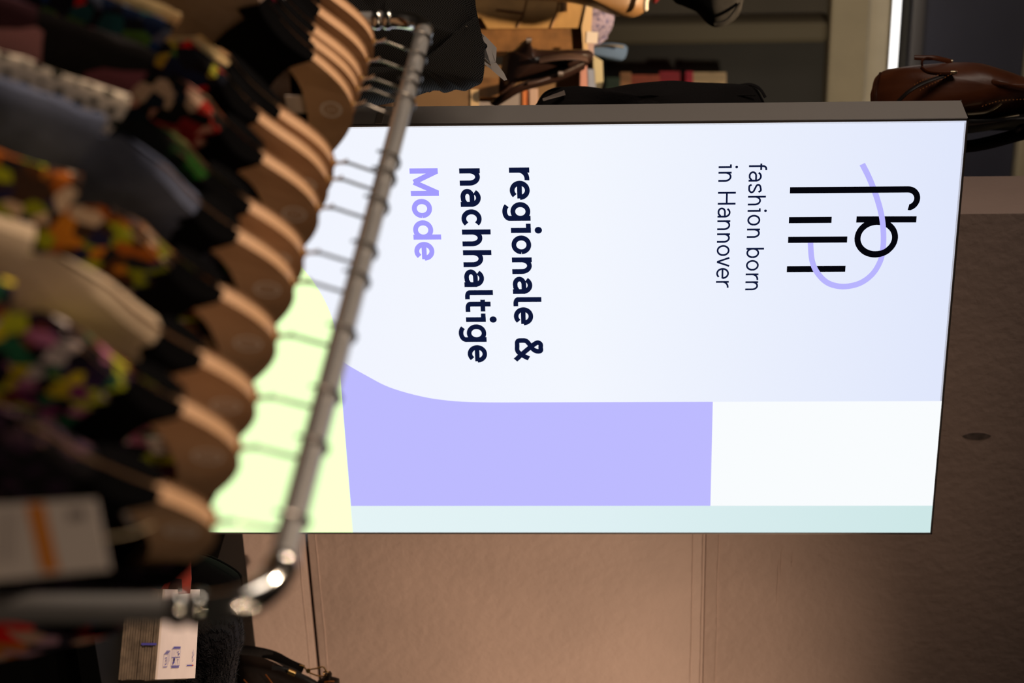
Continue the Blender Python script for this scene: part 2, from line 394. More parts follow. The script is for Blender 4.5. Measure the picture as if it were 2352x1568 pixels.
# lettering: every glyph is drawn with a pen of one width
def glyph(ch, w_, xh, asc, s):
    h = s/2; L = []
    bowl = lambda a0=0, a1=360, n=36: arc(w_/2, xh/2, w_/2-h, xh/2-h*0.9, a0, a1, n)
    if ch in 'nh':
        L.append([(h, 0), (h, xh if ch == 'n' else asc)])
        ry = xh*0.40; L.append(arc(w_/2, xh-ry-h*0.9, w_/2-h, ry, 172, 0, 18)+[(w_-h, 0)])
    elif ch == 'r':
        L.append([(h, 0), (h, xh)]); rx = w_-h; L.append(arc(h+rx, xh-xh*0.42-h*0.9, rx, xh*0.42, 175, 82, 12))
    elif ch == 'o': L.append(bowl())
    elif ch == 'e':
        L.append(bowl(0, 318)); L.append([(h, xh*0.49), (w_-h*0.55, xh*0.49)])
    elif ch == 'c': L.append(arc(w_*0.545, xh/2, w_*0.545-h, xh/2-h*0.9, 42, 318, 32))
    elif ch == 'a':
        L.append([(w_-h, 0), (w_-h, xh*0.62)])
        L.append(arc(w_*0.5, xh-xh*0.36-h*0.9, w_*0.5-h, xh*0.36, 150, 0, 16))
        L.append([(w_-h, xh*0.565), (w_*0.46, xh*0.565)]+arc(w_*0.44, xh*0.2825+h*0.45, w_*0.44-h, xh*0.2825-h*0.45, 90, 270, 14)+[(w_*0.62, h), (w_-h, xh*0.26)])
    elif ch in 'gdb':
        L.append(bowl())
        if ch == 'd': L.append([(w_-h, 0), (w_-h, asc)])
        elif ch == 'b': L.append([(h, 0), (h, asc)])
        else:
            ds = -xh*0.42
            L.append([(w_-h, xh), (w_-h, -xh*0.04)]+arc(w_*0.5, -xh*0.04, w_*0.5-h, xh*0.38-h, 0, -148, 16))
    elif ch == 'i':
        L.append([(w_-h, 0), (w_-h, xh)]); L.append([(0, xh-h*0.9), (w_-h, xh-h*0.9)])
        L.append(('dot', (w_-h, xh*1.37), s*0.66))
    elif ch == 'l':
        L.append([(h, asc), (h, xh*0.26)]+arc(h+xh*0.22, xh*0.24, xh*0.22, xh*0.24-h*0.9, 180, 270, 8)+[(w_, h*0.9)])
    elif ch == 't':
        xs = w_*0.36
        L.append([(xs, xh*1.27), (xs, xh*0.26)]+arc(xs+xh*0.22, xh*0.24, xh*0.22, xh*0.24-h*0.9, 180, 270, 8)+[(w_, h*0.9)])
        L.append([(0, xh-h*0.9), (w_*0.97, xh-h*0.9)])
    elif ch == 'f':
        xs = w_*0.40
        L.append([(xs, 0), (xs, asc*0.78)]+arc(xs+w_*0.42, asc*0.80, w_*0.42, asc*0.2-h*0.6, 180, 95, 8)+[(w_, asc-h*0.6)])
        L.append([(0, xh-h*0.9), (w_*0.98, xh-h*0.9)])
    elif ch == 's':
        L.append([(p.x, p.y) for p in smooth_path([(w_-h*1.2, xh*0.78, 0), (w_*0.72, xh*0.95, 0), (w_*0.45, xh-h*0.8, 0), (w_*0.16, xh*0.86, 0), (w_*0.14, xh*0.66, 0), (w_*0.45, xh*0.53, 0), (w_*0.80, xh*0.40, 0), (w_*0.90, xh*0.23, 0), (w_*0.72, xh*0.09, 0), (w_*0.45, h*0.8, 0), (w_*0.2, xh*0.09, 0), (h, xh*0.25, 0)], 5)])
    elif ch == 'M':
        L += [[(h, 0), (h, asc)], [(w_-h, 0), (w_-h, asc)], [(h*1.1, asc-h*0.3), (w_/2, asc*0.13)], [(w_-h*1.1, asc-h*0.3), (w_/2, asc*0.13)]]
    elif ch == 'H':
        L += [[(h, 0), (h, asc)], [(w_-h, 0), (w_-h, asc)], [(h, asc/2), (w_-h, asc/2)]]
    elif ch == 'v':
        L += [[(h*0.9, xh), (w_/2, h*0.6)], [(w_-h*0.9, xh), (w_/2, h*0.6)]]
    elif ch == '&':
        L.append([(p.x, p.y) for p in smooth_path([(w_*0.97, 0.012*asc, 0), (w_*0.62, asc*0.34, 0), (w_*0.30, asc*0.68, 0), (w_*0.21, asc*0.83, 0), (w_*0.28, asc*0.96-h*0.3, 0), (w_*0.42, asc-h*0.7, 0), (w_*0.56, asc*0.93, 0), (w_*0.585, asc*0.80, 0), (w_*0.50, asc*0.66, 0), (w_*0.30, asc*0.54, 0), (w_*0.14, asc*0.42, 0), (h*1.1, asc*0.26, 0), (w_*0.15, asc*0.11, 0), (w_*0.36, h*0.9, 0), (w_*0.58, asc*0.10, 0), (w_*0.76, asc*0.27, 0), (w_*0.90, asc*0.50, 0)], 6)])
    return L
def text_line(name, items, z, xh, asc, s, mt, label):
    b = MB()
    for ch, u0, u1 in items:
        for st in glyph(ch, u1-u0, xh, asc, s):
            o = Vector(OS)+Vector((u0, 0, z))
            if st[0] == 'dot': b.disc(st[1], st[2], o, EX, EZ, 0.0010)
            else: b.strip(st, s, o, EX, EZ, 0.0010)
    return b.obj(name, mt, sign, smooth=False, label=label, fix=False)
text_line('lettering', [('r',.0814,.1033),('e',.1063,.143),('g',.1471,.1834),('i',.189,.2068),('o',.2119,.2488),('n',.2551,.2882),('a',.2934,.3282),('l',.3347,.3531),('e',.3552,.3921),('&',.4181,.4657)],
          1.4372, 0.0352, 0.0505, 0.0098, M_INK, 'navy words regionale and an ampersand')
text_line('lettering', [('n',.0819,.1149),('a',.1209,.1556),('c',.1603,.194),('h',.1996,.2325),('h',.2402,.2737),('a',.2783,.3137),('l',.3201,.3385),('t',.3394,.3641),('i',.3674,.3848),('g',.3896,.426),('e',.4326,.4692)],
          1.3508, 0.0358, 0.0505, 0.0098, M_INK, 'navy word nachhaltige')
text_line('lettering', [('M',.0811,.1339),('o',.1395,.1766),('d',.1808,.2187),('e',.2232,.2601)],
          1.2645, 0.0358, 0.0490, 0.0100, M_MODE, 'violet word Mode')
text_line('lettering', [('f',.0781,.0903),('a',.0924,.1119),('s',.1163,.134),('h',.1389,.1573),('i',.1629,.1694),('o',.1752,.1961),('n',.2018,.22),('b',.2393,.2597),('o',.2633,.2845),('r',.29,.3018),('n',.3055,.3235)],
          1.8505, 0.0226, 0.0308, 0.0036, M_INK, 'thin navy words fashion born')
text_line('lettering', [('i',.079,.0859),('n',.0928,.1118),('H',.1309,.1554),('a',.1607,.1801),('n',.1854,.2044),('n',.2106,.2291),('o',.2335,.2551),('v',.257,.2765),('e',.2787,.3006),('r',.3046,.3167)],
          1.7985, 0.0226, 0.0308, 0.0036, M_INK, 'thin navy words in Hannover')
S = 0.0119; LO = Vector(OS)
def emblem(pts, wd, off, label=None):
    return MB().strip(pts, wd, LO, EX, EZ, off).obj('emblem_stroke', M_BLK, sign, smooth=False, label=label, fix=False)
emblem([(0.1859, 2.0393), (0.1866, 2.1428)], S, 0.0008)
emblem([(0.2820, 1.9227), (0.2820, 2.0253)], S, 0.0008)
emblem([(0.1862, 1.9227), (0.1862, 1.9965)], S, 0.0008)
rb = MB()
rib = [(0.0809, 2.0436), (0.1079, 2.0573), (0.1432, 2.0716), (0.1788, 2.0823), (0.2119, 2.0875), (0.2425, 2.0886), (0.2677, 2.0852), (0.2930, 2.0729), (0.3110, 2.0515), (0.3172, 2.0229), (0.3100, 1.9962), (0.2895, 1.9765), (0.2640, 1.9659), (0.2290, 1.9618)]
rb.strip([(p.x, p.y) for p in smooth_path([(a, b, 0) for a, b in rib], 6)], 0.0112, LO, EX, EZ, 0.0010)
rb.obj('emblem_ribbon', M_LIL, sign, smooth=False, label='lilac ribbon line of the emblem', fix=False)
emblem([(0.1289, 1.9222), (0.1291, 2.1235)]+arc(0.1291+0.0175, 2.1245, 0.0175, 0.0168, 180, 20, 16)+[(0.1625, 2.1275)], S, 0.0012, 'black hooked stroke')
emblem([(0.2243, 1.9227), (0.2243, 2.0254)], S, 0.0012)
emblem(arc(0.2222, 2.0757, 0.0316, 0.0325, 0, 360, 40), 0.0122, 0.0007, 'black ring stroke')
emblem(arc(0.2222, 2.0757, 0.0316, 0.0325, -42, 42, 14), 0.0122, 0.0013)

# ------------------------------------------------------------------ clothes rack
RN = Vector((0.8520, 1.1382, 1.3728)); RF = Vector((0.9037, 2.4968, 1.3728))
RD = (RF-RN).normalized(); RL = (RF-RN).length
M_STEEL = mat('brushed_steel', (0.47, 0.47, 0.48), 0.33, 0.78, bump=0.04, bscale=300)
M_CHROME = mat('chrome', (0.66, 0.65, 0.62), 0.12, 1.0)
rack = thing('clothes_rack', 'silver tube clothes rail on posts crossing in front of the lightbox', 'rack', (RN+RF)/2-Vector((0, 0, 1.3728)))
TR = 0.0104; EB = 0.048
MB().tube([RN+RD*EB, RF-RD*EB], TR, 18).obj('rail', M_STEEL, rack)
for P, sgn in ((RN, 1), (RF, -1)):
    c = P+RD*EB*sgn-Vector((0, 0, EB))
    el = [c+(-RD*sgn)*EB*math.cos(R(a))+Vector((0, 0, 1))*EB*math.sin(R(a)) for a in range(0, 91, 9)]
    MB().tube(el, TR*1.12, 18).obj('elbow', M_CHROME, rack)
    MB().tube([P-Vector((0, 0, EB)), (P.x, P.y, 0.03)], TR*1.02, 18).obj('post', M_STEEL, rack)
    for dz in (0.052, 0.066):
        q = P-Vector((0, 0, dz))
        MB().tube([q+Vector((0, 0, k*0.0012)) for k in range(-4, 5)], [TR*(1.12+0.2*math.sqrt(max(0, 1-(k/4.4)**2))) for k in range(-4, 5)], 18).obj('collar', M_CHROME, rack)
    q = P+RD*sgn*(EB+0.006)
    MB().tube([q+RD*sgn*k*0.0012 for k in range(-4, 5)], [TR*(1.1+0.16*math.sqrt(max(0, 1-(k/4.4)**2))) for k in range(-4, 5)], 18).obj('collar', M_CHROME, rack)
    MB().tube([(P.x-0.24, P.y, 0.02), (P.x+0.24, P.y, 0.02)], 0.014, 12).obj('foot', M_STEEL, rack)
MB().tube([(RN.x, RN.y, 0.12), (RF.x, RF.y, 0.12)], 0.009, 12).obj('lower_bar', M_STEEL, rack)

# ------------------------------------------------------------------ hangers
M_WOOD = mat('hanger_wood', (0.44, 0.265, 0.15), 0.48, col2=(0.50, 0.31, 0.18), vscale=14, bump=0.08, bscale=90)
M_PRINT = mat('hanger_print', (0.72, 0.64, 0.58), 0.6)
UPR = [(0, 0), (0.018, -0.0025), (0.038, -0.0105), (0.060, -0.0245), (0.085, -0.0440), (0.112, -0.0625), (0.142, -0.0780), (0.170, -0.0870)]
LOW = [(0.180, -0.0960), (0.168, -0.1060), (0.140, -0.1010), (0.108, -0.0890), (0.080, -0.0730), (0.055, -0.0590), (0.030, -0.0520), (0.0, -0.0500)]
HT = -0.062                         # hanger top below the rail axis
def half(pts, n=4): return [(p.x, p.y) for p in smooth_path([(a, b, 0) for a, b in pts], n)]
_u, _l = half(UPR), half(LOW)
_right = _u+_l
OUT = _right+[(-a, b) for a, b in _right[::-1] if a > 1e-6]
def shoulder(s):
    s = abs(s)
    for (a, b), (c, d) in zip(_u, _u[1:]):
        if a <= s <= c: return HT+b+(d-b)*(s-a)/(c-a)
    return HT-0.087-(s-0.170)*0.62
def hanger_bodies():
    b = MB(); o = (0, 0, HT)
    n = len(OUT); th = 0.008
    rings = []
    cx, cz = 0, -0.045
    for off, ins in ((-th, 0.0022), (-th+0.0018, 0.0), (th-0.0018, 0.0), (th, 0.0022)):
        ring = []
        for i, (a, z) in enumerate(OUT):
            p, q = OUT[i-1], OUT[(i+1) % n]
            dx, dz = q[0]-p[0], q[1]-p[1]; l = math.hypot(dx, dz) or 1
            ring.append((a-(-dz/l)*-ins, off, HT+z-(dx/l)*-ins))
        rings.append(ring)
    vs = [p for r_ in rings for p in r_]; fs = []
    for k in range(3):
        for i in range(n):
            j = (i+1) % n; fs.append((k*n+i, k*n+j, (k+1)*n+j, (k+1)*n+i))
    b.add(vs, fs)
    # faces as quads between the upper and lower edge, mirrored about the middle
    m_ = len(_right)
    for base in (0, 3*n):
        up = list(range(0, len(_u))); lo = list(range(len(_right)-1, len(_u)-1, -1))
        k = min(len(up), len(lo))
        for i in range(k-1): b.f.append((base+up[i], base+up[i+1], base+lo[i+1], base+lo[i]))
        idx = lambda j: base+((n-j) % n)
        # left half: mirrored indices
        L_up = [0]+[n-1-(i-1) for i in range(1, len(_u))]
        first_low_left = m_
        L_lo = [m_-1]+[m_+i for i in range(len(_l)-1)]
        for i in range(min(len(L_up), len(L_lo))-1): b.f.append((base+L_up[i], base+L_lo[i], base+L_lo[i+1], base+L_up[i+1]))
    return b
def hook_path():
    r = 0.0195; cz = TR+0.0019-r
    pts = [(0, 0, HT-0.01), (0, 0, HT+0.010), (0.0015, 0, HT+0.019), (0.008, 0, HT+0.030), (r*0.86, 0, cz-r*0.5)]
    pts = smooth_path(pts, 5)+[Vector((r*math.cos(R(a)), 0, cz+r*math.sin(R(a)))) for a in range(-20, 200, 10)]
    return pts
def make_hanger():
    t = thing('wooden_hanger', '', 'hanger', (0, 0, 0), 'wooden hangers on the rail', world=False)
    hanger_bodies().obj('body', M_WOOD, t)
    MB().tube(hook_path(), 0.0017, 8).obj('hook', mat('hook_wire', (0.50, 0.47, 0.44), 0.25, 1.0), t)
    MB().tube([(0, 0, HT-0.001), (0, 0, HT+0.003), (0, 0, HT+0.0045)], [0.0042, 0.0042, 0.0028], 12).obj('ferrule', mat('brass', (0.55, 0.38, 0.18), 0.3, 1.0), t)
    MB().tube([(-0.001, -0.002, HT+0.003), (-0.0035, -0.002, HT+0.012), (-0.007, -0.002, HT+0.018)], 0.0014, 8).obj('wire_end', MATS['hook_wire'], t)
    p = MB(); o = (0, -0.0081, HT-0.0235)
    p.disc((0, 0), 0.0128, o, EX, EZ, 0.0002, 0.0096, 32)
    for k in range(4): p.strip([(-0.0058+0.0008*abs(k-1.5), -0.0048+0.0032*k), (0.0058-0.0008*abs(k-1.5), -0.0048+0.0032*k)], 0.0013, o, EX, EZ, 0.0002)
    p.obj('round_print', M_PRINT, t, smooth=False, fix=False)
    return t

# ------------------------------------------------------------------ garments
M_RIB = mat('black_rib_knit', (0.0022, 0.0022, 0.0026), 1.0, spec=0.03)
M_INNER = mat('black_lining', (0.004, 0.004, 0.005), 1.0, spec=0.05)
M_LABEL = mat('neck_label_cloth', (0.55, 0.47, 0.43), 0.8)
def garment_mesh(nw, nd, W, T, bottom, seed, fold):
    cols = 37; rows = 20
    b = MB()
    def top(s, side):
        a = abs(s)
        if a < nw:
            d = nd if side > 0 else nd*0.45
            return shoulder(nw)-0.004-d*math.sqrt(max(0, 1-(a/nw)**2))
        return shoulder(a)+0.006
    for side in (1, -1):              # +1 is the front, facing the camera (local -y)
        vs = []; fs = []
        for i in range(cols):
            s = -W+2*W*i/(cols-1)
            zt = top(s, side)
            for j in range(rows):
                q = j/(rows-1); q = q**1.5
                z = zt+(bottom-zt)*q
                dz = (shoulder(s)+0.006)-z
                edge = math.sqrt(max(0.0, 1-(abs(s)/W)**6))
                th = (0.0105+(T-0.0105)*(1-math.exp(-max(0, dz)/0.05)))*edge
                if j == 0 and abs(s) >= nw: th = 0.002
                y = -side*th
                if fold and j > 0:
                    y += fold*noise.noise(Vector((s*14+seed, z*7, side*2.0)))*min(1, dz/0.06)*edge
                sx = s*(1+0.10*math.sin(max(0, dz)*5+seed)*0.3)
                vs.append((sx, y, z))
        for i in range(cols-1):
            for j in range(rows-1):
                a = i*rows+j; q = (a, a+1, a+rows+1, a+rows)
                fs.append(q if side > 0 else q[::-1])
        b.add(vs, fs)
    return b
def sleeve_mesh(W, T, sg, seed, ln, drop):
    b = MB(); n = 14; K = 12; vs = []; fs = []
    s0 = W*0.90; z0 = shoulder(s0)-0.062
    for k in range(K):
        t = k/(K-1)
        cx = s0+ln*t*math.cos(R(drop)); cz = z0-ln*t*math.sin(R(drop))-0.03*t*t
        ra = 0.066-0.022*t; rb_ = max(0.006, T*(1.0-0.25*t))
        nx, nz = math.sin(R(drop)), math.cos(R(drop))
        for i in range(n):
            a = 2*math.pi*i/n
            f_ = 0.004*noise.noise(Vector((k*0.6+seed, i*0.7, sg)))
            vs.append((sg*(cx+nx*ra*math.cos(a)), rb_*math.sin(a)+f_, cz+nz*ra*math.cos(a)+f_))
    for k in range(K-1):
        for i in range(n):
            j = (i+1) % n; fs.append((k*n+i, k*n+j, (k+1)*n+j, (k+1)*n+i))
    fs.append(tuple((K-1)*n+i for i in range(n)))
    b.add(vs, fs); return b
def collar_mesh(nw, nd, wid):
    """broad rib neckband: hugs the shoulder line from nw to nw + wid on both sides and runs round the neckline"""
    b = MB()
    for side in (1, -1):
        d = nd if side > 0 else nd*0.45
        vs = []; fs = []; n = 25; m_ = 6
        for k in range(n):
            a = math.pi*k/(n-1); c_, s_ = math.cos(a), math.sin(a)
            for j in range(m_):
                q = j/(m_-1); e = wid*q
                x = -(nw+e)*c_
                z = shoulder(abs(x) if s_ < 0.35 else nw)+0.0075*(1-s_)-(d+e)*s_*(1 if s_ > 0.3 else s_/0.3)+0.001
                z = min(z, shoulder(x)+0.009)
                th = 0.012+0.007*math.sin(math.pi*q)+0.012*s_
                if s_ < 0.05: th = 0.002
                vs.append((x, -side*th, z))
        for k in range(n-1):
            for j in range(m_-1):
                p = k*m_+j; fs.append((p, p+1, p+m_+1, p+m_))
        b.add(vs, fs)
    return b
def make_garment(name, label, cat, mt, nw, nd=0.06, W=0.215, T=0.02, bottom=-0.62, seed=0, fold=0.006, ln=0.2, drop=48, cw=0.05, rib=None, slv=None, tag=False, cuff=None):
    t = thing(name, label, cat, (0, 0, 0), 'small clothes on the wooden hangers', world=False)
    garment_mesh(nw, nd, W, T, bottom, seed, fold).obj('body', mt, t)
    for sg in (-1, 1): sleeve_mesh(W, T*1.05, sg, seed, ln, drop).obj('sleeve', slv or mt, t)
    collar_mesh(nw, nd, cw).obj('collar', rib or M_RIB, t)
    if tag: MB().box((-0.014, 0.001, shoulder(nw)-0.036), (0.014, 0.0022, shoulder(nw)-0.008), 0.0003).obj('neck_label', M_LABEL, t)
    return t

# t along the rail for each hanger, nearest first
TT = [0.086, 0.169, 0.232, 0.318, 0.402, 0.452, 0.535, 0.592, 0.627, 0.762, 0.801, 0.829, 0.879, 0.933]
YAWS = [35, 30, 31, 30, 29, 29, 28, 27, 28, 21, 26, 27, 28, 27]
HL = ['wooden hanger nearest the front corner of the rail', 'second wooden hanger from the front corner of the rail', 'wooden hanger carrying the beige sweatshirt',
      'wooden hanger carrying the orange and lime animal print shirt', 'wooden hanger carrying the faded denim jacket', 'wooden hanger carrying the green and black shirt with dotted sleeves',
      'wooden hanger carrying the red flower shirt with pink sleeves', 'wooden hanger carrying the blue, red and green print shirt', 'wooden hanger just before the gap in the row, carrying the cream shirt',
      'wooden hanger just after the gap, its round print in full view', 'wooden hanger carrying the magenta dotted shirt', 'wooden hanger carrying the grey marl sweater',
      'second wooden hanger from the far end of the rail', 'farthest wooden hanger beside the far post of the rail']
M_CHECK = cloth('c_check', 'dots', [(22,30,18),(206,194,178),(196,184,164)], 75)
M_PINK = cloth('c_pink', 'print', [(150,104,110),(16,14,16),(110,60,72),(14,12,14),(160,120,122),(50,26,34)], 22)
G = [
 ('printed_shirt', 'black shirt with dark purple print, nearest the front of the rail', 'shirt', cloth('c_purple', 'print', [(12,9,15),(8,7,10),(36,20,42),(10,8,12),(9,8,10),(56,36,58),(12,9,14),(10,8,11),(24,20,30),(70,50,62)], 75), dict(nw=0.070, T=0.028, tag=True, cw=0.05, slv=cloth('c_sleeve', 'print', [(30,28,44),(50,64,130),(200,160,140),(240,30,24),(60,46,60),(200,120,50),(36,32,50),(180,140,160)], 40))),
 ('printed_shirt', 'rainbow flower print shirt with yellow and pink blotches', 'shirt', cloth('c_rainbow', 'print', [(26,22,44),(206,186,36),(120,46,100),(34,96,66),(190,180,180),(20,16,28),(180,110,150),(46,30,66),(176,186,40),(18,16,24),(110,50,40),(30,24,40)], 70), dict(nw=0.076, T=0.022, tag=True, cw=0.045)),
 ('sweatshirt', 'plain beige sweatshirt with folded sleeve', 'sweatshirt', cloth('c_beige', 'soft', [(158,140,118),(184,166,142)], 9), dict(nw=0.076, T=0.030, fold=0.024, W=0.225, tag=True, cw=0.04)),
 ('printed_shirt', 'orange and lime animal print shirt', 'shirt', cloth('c_animal', 'print', [(150,80,20),(70,40,16),(176,112,30),(26,26,60),(140,150,26),(180,160,140),(24,22,26),(120,130,20),(50,34,26),(120,66,18)], 66), dict(nw=0.080, T=0.020, cw=0.05)),
 ('denim_jacket', 'faded blue grey denim jacket', 'jacket', cloth('c_denim', 'soft', [(44,50,70),(92,100,124)], 12), dict(nw=0.086, T=0.024, fold=0.018, W=0.225, cw=0.045)),
 ('printed_shirt', 'dark green and black shirt with white sleeves full of black dots', 'shirt', cloth('c_green', 'print', [(10,12,10),(14,40,14),(12,12,12),(24,80,20),(10,12,10),(60,50,44)], 60), dict(nw=0.086, T=0.018, slv=M_CHECK, cw=0.05)),
 ('printed_shirt', 'black shirt with red and pale flower print and pink sleeves', 'shirt', cloth('c_flower', 'print', [(14,12,14),(170,40,36),(190,130,116),(16,24,40),(14,14,16),(130,24,28),(180,150,130),(12,12,14)], 62), dict(nw=0.092, T=0.017, slv=M_PINK, cw=0.05)),
 ('printed_shirt', 'blue, red and green dinosaur colour print shirt', 'shirt', cloth('c_dino', 'print', [(14,30,60),(12,14,20),(10,10,14),(190,30,26),(14,50,96),(60,106,44),(14,18,30),(20,70,74),(150,150,50),(12,18,28),(70,80,100)], 56), dict(nw=0.112, T=0.015, cw=0.055)),
 ('plain_shirt', 'plain cream jersey shirt', 'shirt', cloth('c_cream', 'soft', [(196,172,124),(220,196,148)], 9), dict(nw=0.094, T=0.014, cw=0.08)),
 ('plain_shirt', 'taupe brushed jersey shirt with wide black neckband', 'shirt', cloth('c_taupe', 'soft', [(92,78,70),(124,108,98)], 10), dict(nw=0.082, T=0.016, cw=0.085, tag=True)),
 ('printed_shirt', 'magenta shirt with small pale dots', 'shirt', cloth('c_magenta', 'dots', [(200,80,120),(150,16,66),(146,16,62)], 90), dict(nw=0.094, T=0.013, cw=0.06)),
 ('sweater', 'grey marl sweater with deep folds', 'sweater', cloth('c_grey', 'soft', [(92,90,92),(150,148,150)], 14), dict(nw=0.094, T=0.018, fold=0.016, cw=0.05)),
 ('plain_shirt', 'black jersey shirt, second from the far end', 'shirt', cloth('c_black', 'soft', [(12,11,12),(18,17,18)], 12), dict(nw=0.098, T=0.017, cw=0.05)),
 ('printed_shirt', 'dark shirt with orange patch, farthest along the rail', 'shirt', cloth('c_orange', 'print', [(20,17,19),(190,110,36),(16,15,17),(22,20,22)], 40), dict(nw=0.100, T=0.017, cw=0.05)),
]
proto = make_hanger(); first = True
for k, tt in enumerate(TT):
    P = RN+(RF-RN)*tt
    if first: h_ = proto; first = False
    else:
        h_ = proto.copy(); COL.objects.link(h_)
        for ch in list(proto.children):
            c = ch.copy(); COL.objects.link(c); c.parent = h_
    h_.location = P; h_.rotation_euler = (0, 0, R(YAWS[k])); h_['label'] = HL[k]
    nm, lab, cat, mt, kw = G[k]
    g_ = make_garment(nm, lab, cat, mt, seed=k*3.7, **kw)
    g_.location = P; g_.rotation_euler = (0, 0, R(YAWS[k]))

# price tag on the nearest top
tg = thing('price_tag', 'white card price tag with orange band hanging from nearest top', 'tag', at(120, 1240, 1.30))
C4 = [at(220, 1146, 1.30), at(252, 1308, 1.30), at(-40, 1336, 1.30), at(-40, 1160, 1.30)]
nn = (C4[1]-C4[0]).cross(C4[3]-C4[0]).normalized()
if nn.dot(FWD) > 0: nn = -nn
MB().add([p for p in C4]+[p-nn*0.0012 for p in C4], [(0, 1, 2, 3), (4, 7, 6, 5), (0, 4, 5, 1), (1, 5, 6, 2), (2, 6, 7, 3), (3, 7, 4, 0)]).obj('card', mat('white_card', (0.62, 0.56, 0.53), 0.7), tg, smooth=False)
def on_card(px, py): 
    q = (at(px, py, 1.0)-CAM); d = (C4[0]-CAM).dot(nn)/q.dot(nn); return CAM+q*d-FWD*0.0005
MB().add([on_card(102, 1156), on_card(138, 1311), on_card(96, 1315), on_card(60, 1158)], [(0, 1, 2, 3)]).obj('orange_band', mat('orange_ink', (0.60, 0.20, 0.02), 0.7), tg, smooth=False, label='orange printed band')
MB().add([on_card(196, 1170), on_card(198, 1192), on_card(158, 1196), on_card(156, 1172)], [(0, 1, 2, 3)]).obj('grey_print', mat('grey_ink', (0.22, 0.19, 0.19), 0.7), tg, smooth=False)
for k in range(4):
    x = 30-k*0 ; 
    MB().add([on_card(44-k*14, 1170+k), on_card(40-k*14, 1290+k), on_card(34-k*14, 1290+k), on_card(38-k*14, 1170+k)], [(0, 1, 2, 3)]).obj('print_line', mat('grey_ink2', (0.45, 0.4, 0.39), 0.7), tg, smooth=False)
MB().tube(smooth_path([at(236, 1236, 1.30), at(300, 1225, 1.31), at(352, 1205, 1.33)], 5), 0.0006, 6).obj('string', mat('tag_string', (0.4, 0.32, 0.2), 0.9), tg)

# ------------------------------------------------------------------ bags hanging at the wall's edge
M_COG = mat('cognac_leather', (0.095, 0.024, 0.008), 0.40, col2=(0.18, 0.048, 0.014), vscale=9, bump=0.12, bscale=60)
M_COGD = mat('cognac_piping', (0.06, 0.016, 0.007), 0.4, bump=0.1, bscale=80)
M_BLKC = mat('black_canvas', (0.019, 0.016, 0.016), 0.85, bump=0.3, bscale=220, spec=0.2)
M_BLKL = mat('black_leather', (0.012, 0.011, 0.012), 0.4, bump=0.15, bscale=80)
M_ZIP = mat('zip_metal', (0.45, 0.38, 0.26), 0.3, 1.0)
M_STITCH = mat('orange_thread', (0.50, 0.17, 0.03), 0.8)
dB = 3.92
bp = thing('leather_backpack', 'cognac brown leather backpack hanging above the corner of the lightbox', 'backpack', at(2250, 270, dB))
BO = [(1999, 222), (2003, 202), (2008, 182), (2022, 167), (2044, 158), (2080, 153), (2112, 149), (2150, 146), (2190, 143), (2235, 146), (2275, 157), (2310, 168), (2345, 180), (2400, 192), (2480, 205), (2560, 214), (2640, 226), (2655, 250), (2620, 268), (2480, 266), (2400, 262), (2350, 262), (2300, 270), (2250, 276), (2200, 284), (2120, 290), (2050, 282), (2006, 264)]
MB().puff(loop_at(BO, dB, 4), 0.10, -FWD, 8, seed=1, fold=0.006, fscale=10, power=0.42).obj('body', M_COG, bp)
BK = [(2030, 286), (2120, 292), (2200, 288), (2300, 272), (2400, 262), (2600, 262), (2640, 285), (2500, 290), (2352, 282), (2290, 292), (2220, 302), (2120, 312), (2040, 306)]
MB().puff(loop_at(BK, dB, 4), 0.10, -FWD, 6, seed=2, fold=0.003, power=0.4).obj('back_panel', M_BLKL, bp)
def surf(px, py, lift=0.0):
    return at(px, py, dB-0.085-lift)
def tube_on(pts, r, dep=None, n=8, flat=1.0):
    return MB().tube(smooth_path([at(x, y, d_) for x, y, d_ in pts], 5), r, n, flat=flat)
# shoulder strap, zips, pulls, tabs and stitching
MB().tube(smooth_path([at(2060, 345, dB), at(2200, 338, dB), at(2260, 330, dB), at(2330, 312, dB), at(2420, 290, dB), at(2560, 276, dB)], 5), 0.020, 10, flat=0.5).obj('shoulder_strap', M_BLKC, bp)
MB().tube(smooth_path([at(2335, 300, dB-0.02), at(2345, 292, dB-0.03), at(2356, 290, dB-0.02), at(2370, 300, dB)], 4), 0.006, 8).obj('strap_buckle', M_BLKL, bp)
dZ = dB-0.106
MB().tube(smooth_path([at(2060, 236, dZ+0.01), at(2085, 212, dZ), at(2115, 194, dZ), at(2150, 180, dZ), at(2190, 168, dZ+0.012)], 5), 0.0065, 8, flat=0.5).obj('front_zip', mat('dark_zip', (0.02, 0.012, 0.01), 0.5), bp)
def stitches(pts, d_, step=0.0055):
    b = MB(); path = smooth_path([at(x, y, d_) for x, y in pts], 14); acc = 0; last = path[0]
    for p, q in zip(path, path[1:]):
        acc += (q-p).length
        if acc >= step:
            acc = 0; dr = (q-p).normalized(); b.tube([q-dr*0.0014, q+dr*0.0014], 0.0007, 6)
    return b
st = stitches([(2094, 198), (2120, 184), (2150, 174), (2170, 166)], dZ-0.004)
st.v += []; st.obj('stitching', M_STITCH, bp, stuff=True)
stitches([(2108, 210), (2130, 198), (2160, 184), (2198, 162)], dZ-0.004).obj('stitching', M_STITCH, bp, stuff=True)
stitches([(2250, 246), (2275, 238), (2300, 231), (2352, 228)], dB-0.104).obj('stitching', M_STITCH, bp, stuff=True)
MB().tube(smooth_path([at(2222, 262, dB-0.088), at(2262, 258, dB-0.09), at(2285, 247, dB-0.095), at(2300, 236, dB-0.1)], 5), 0.0048, 8, flat=0.6).obj('side_zip', M_ZIP, bp)
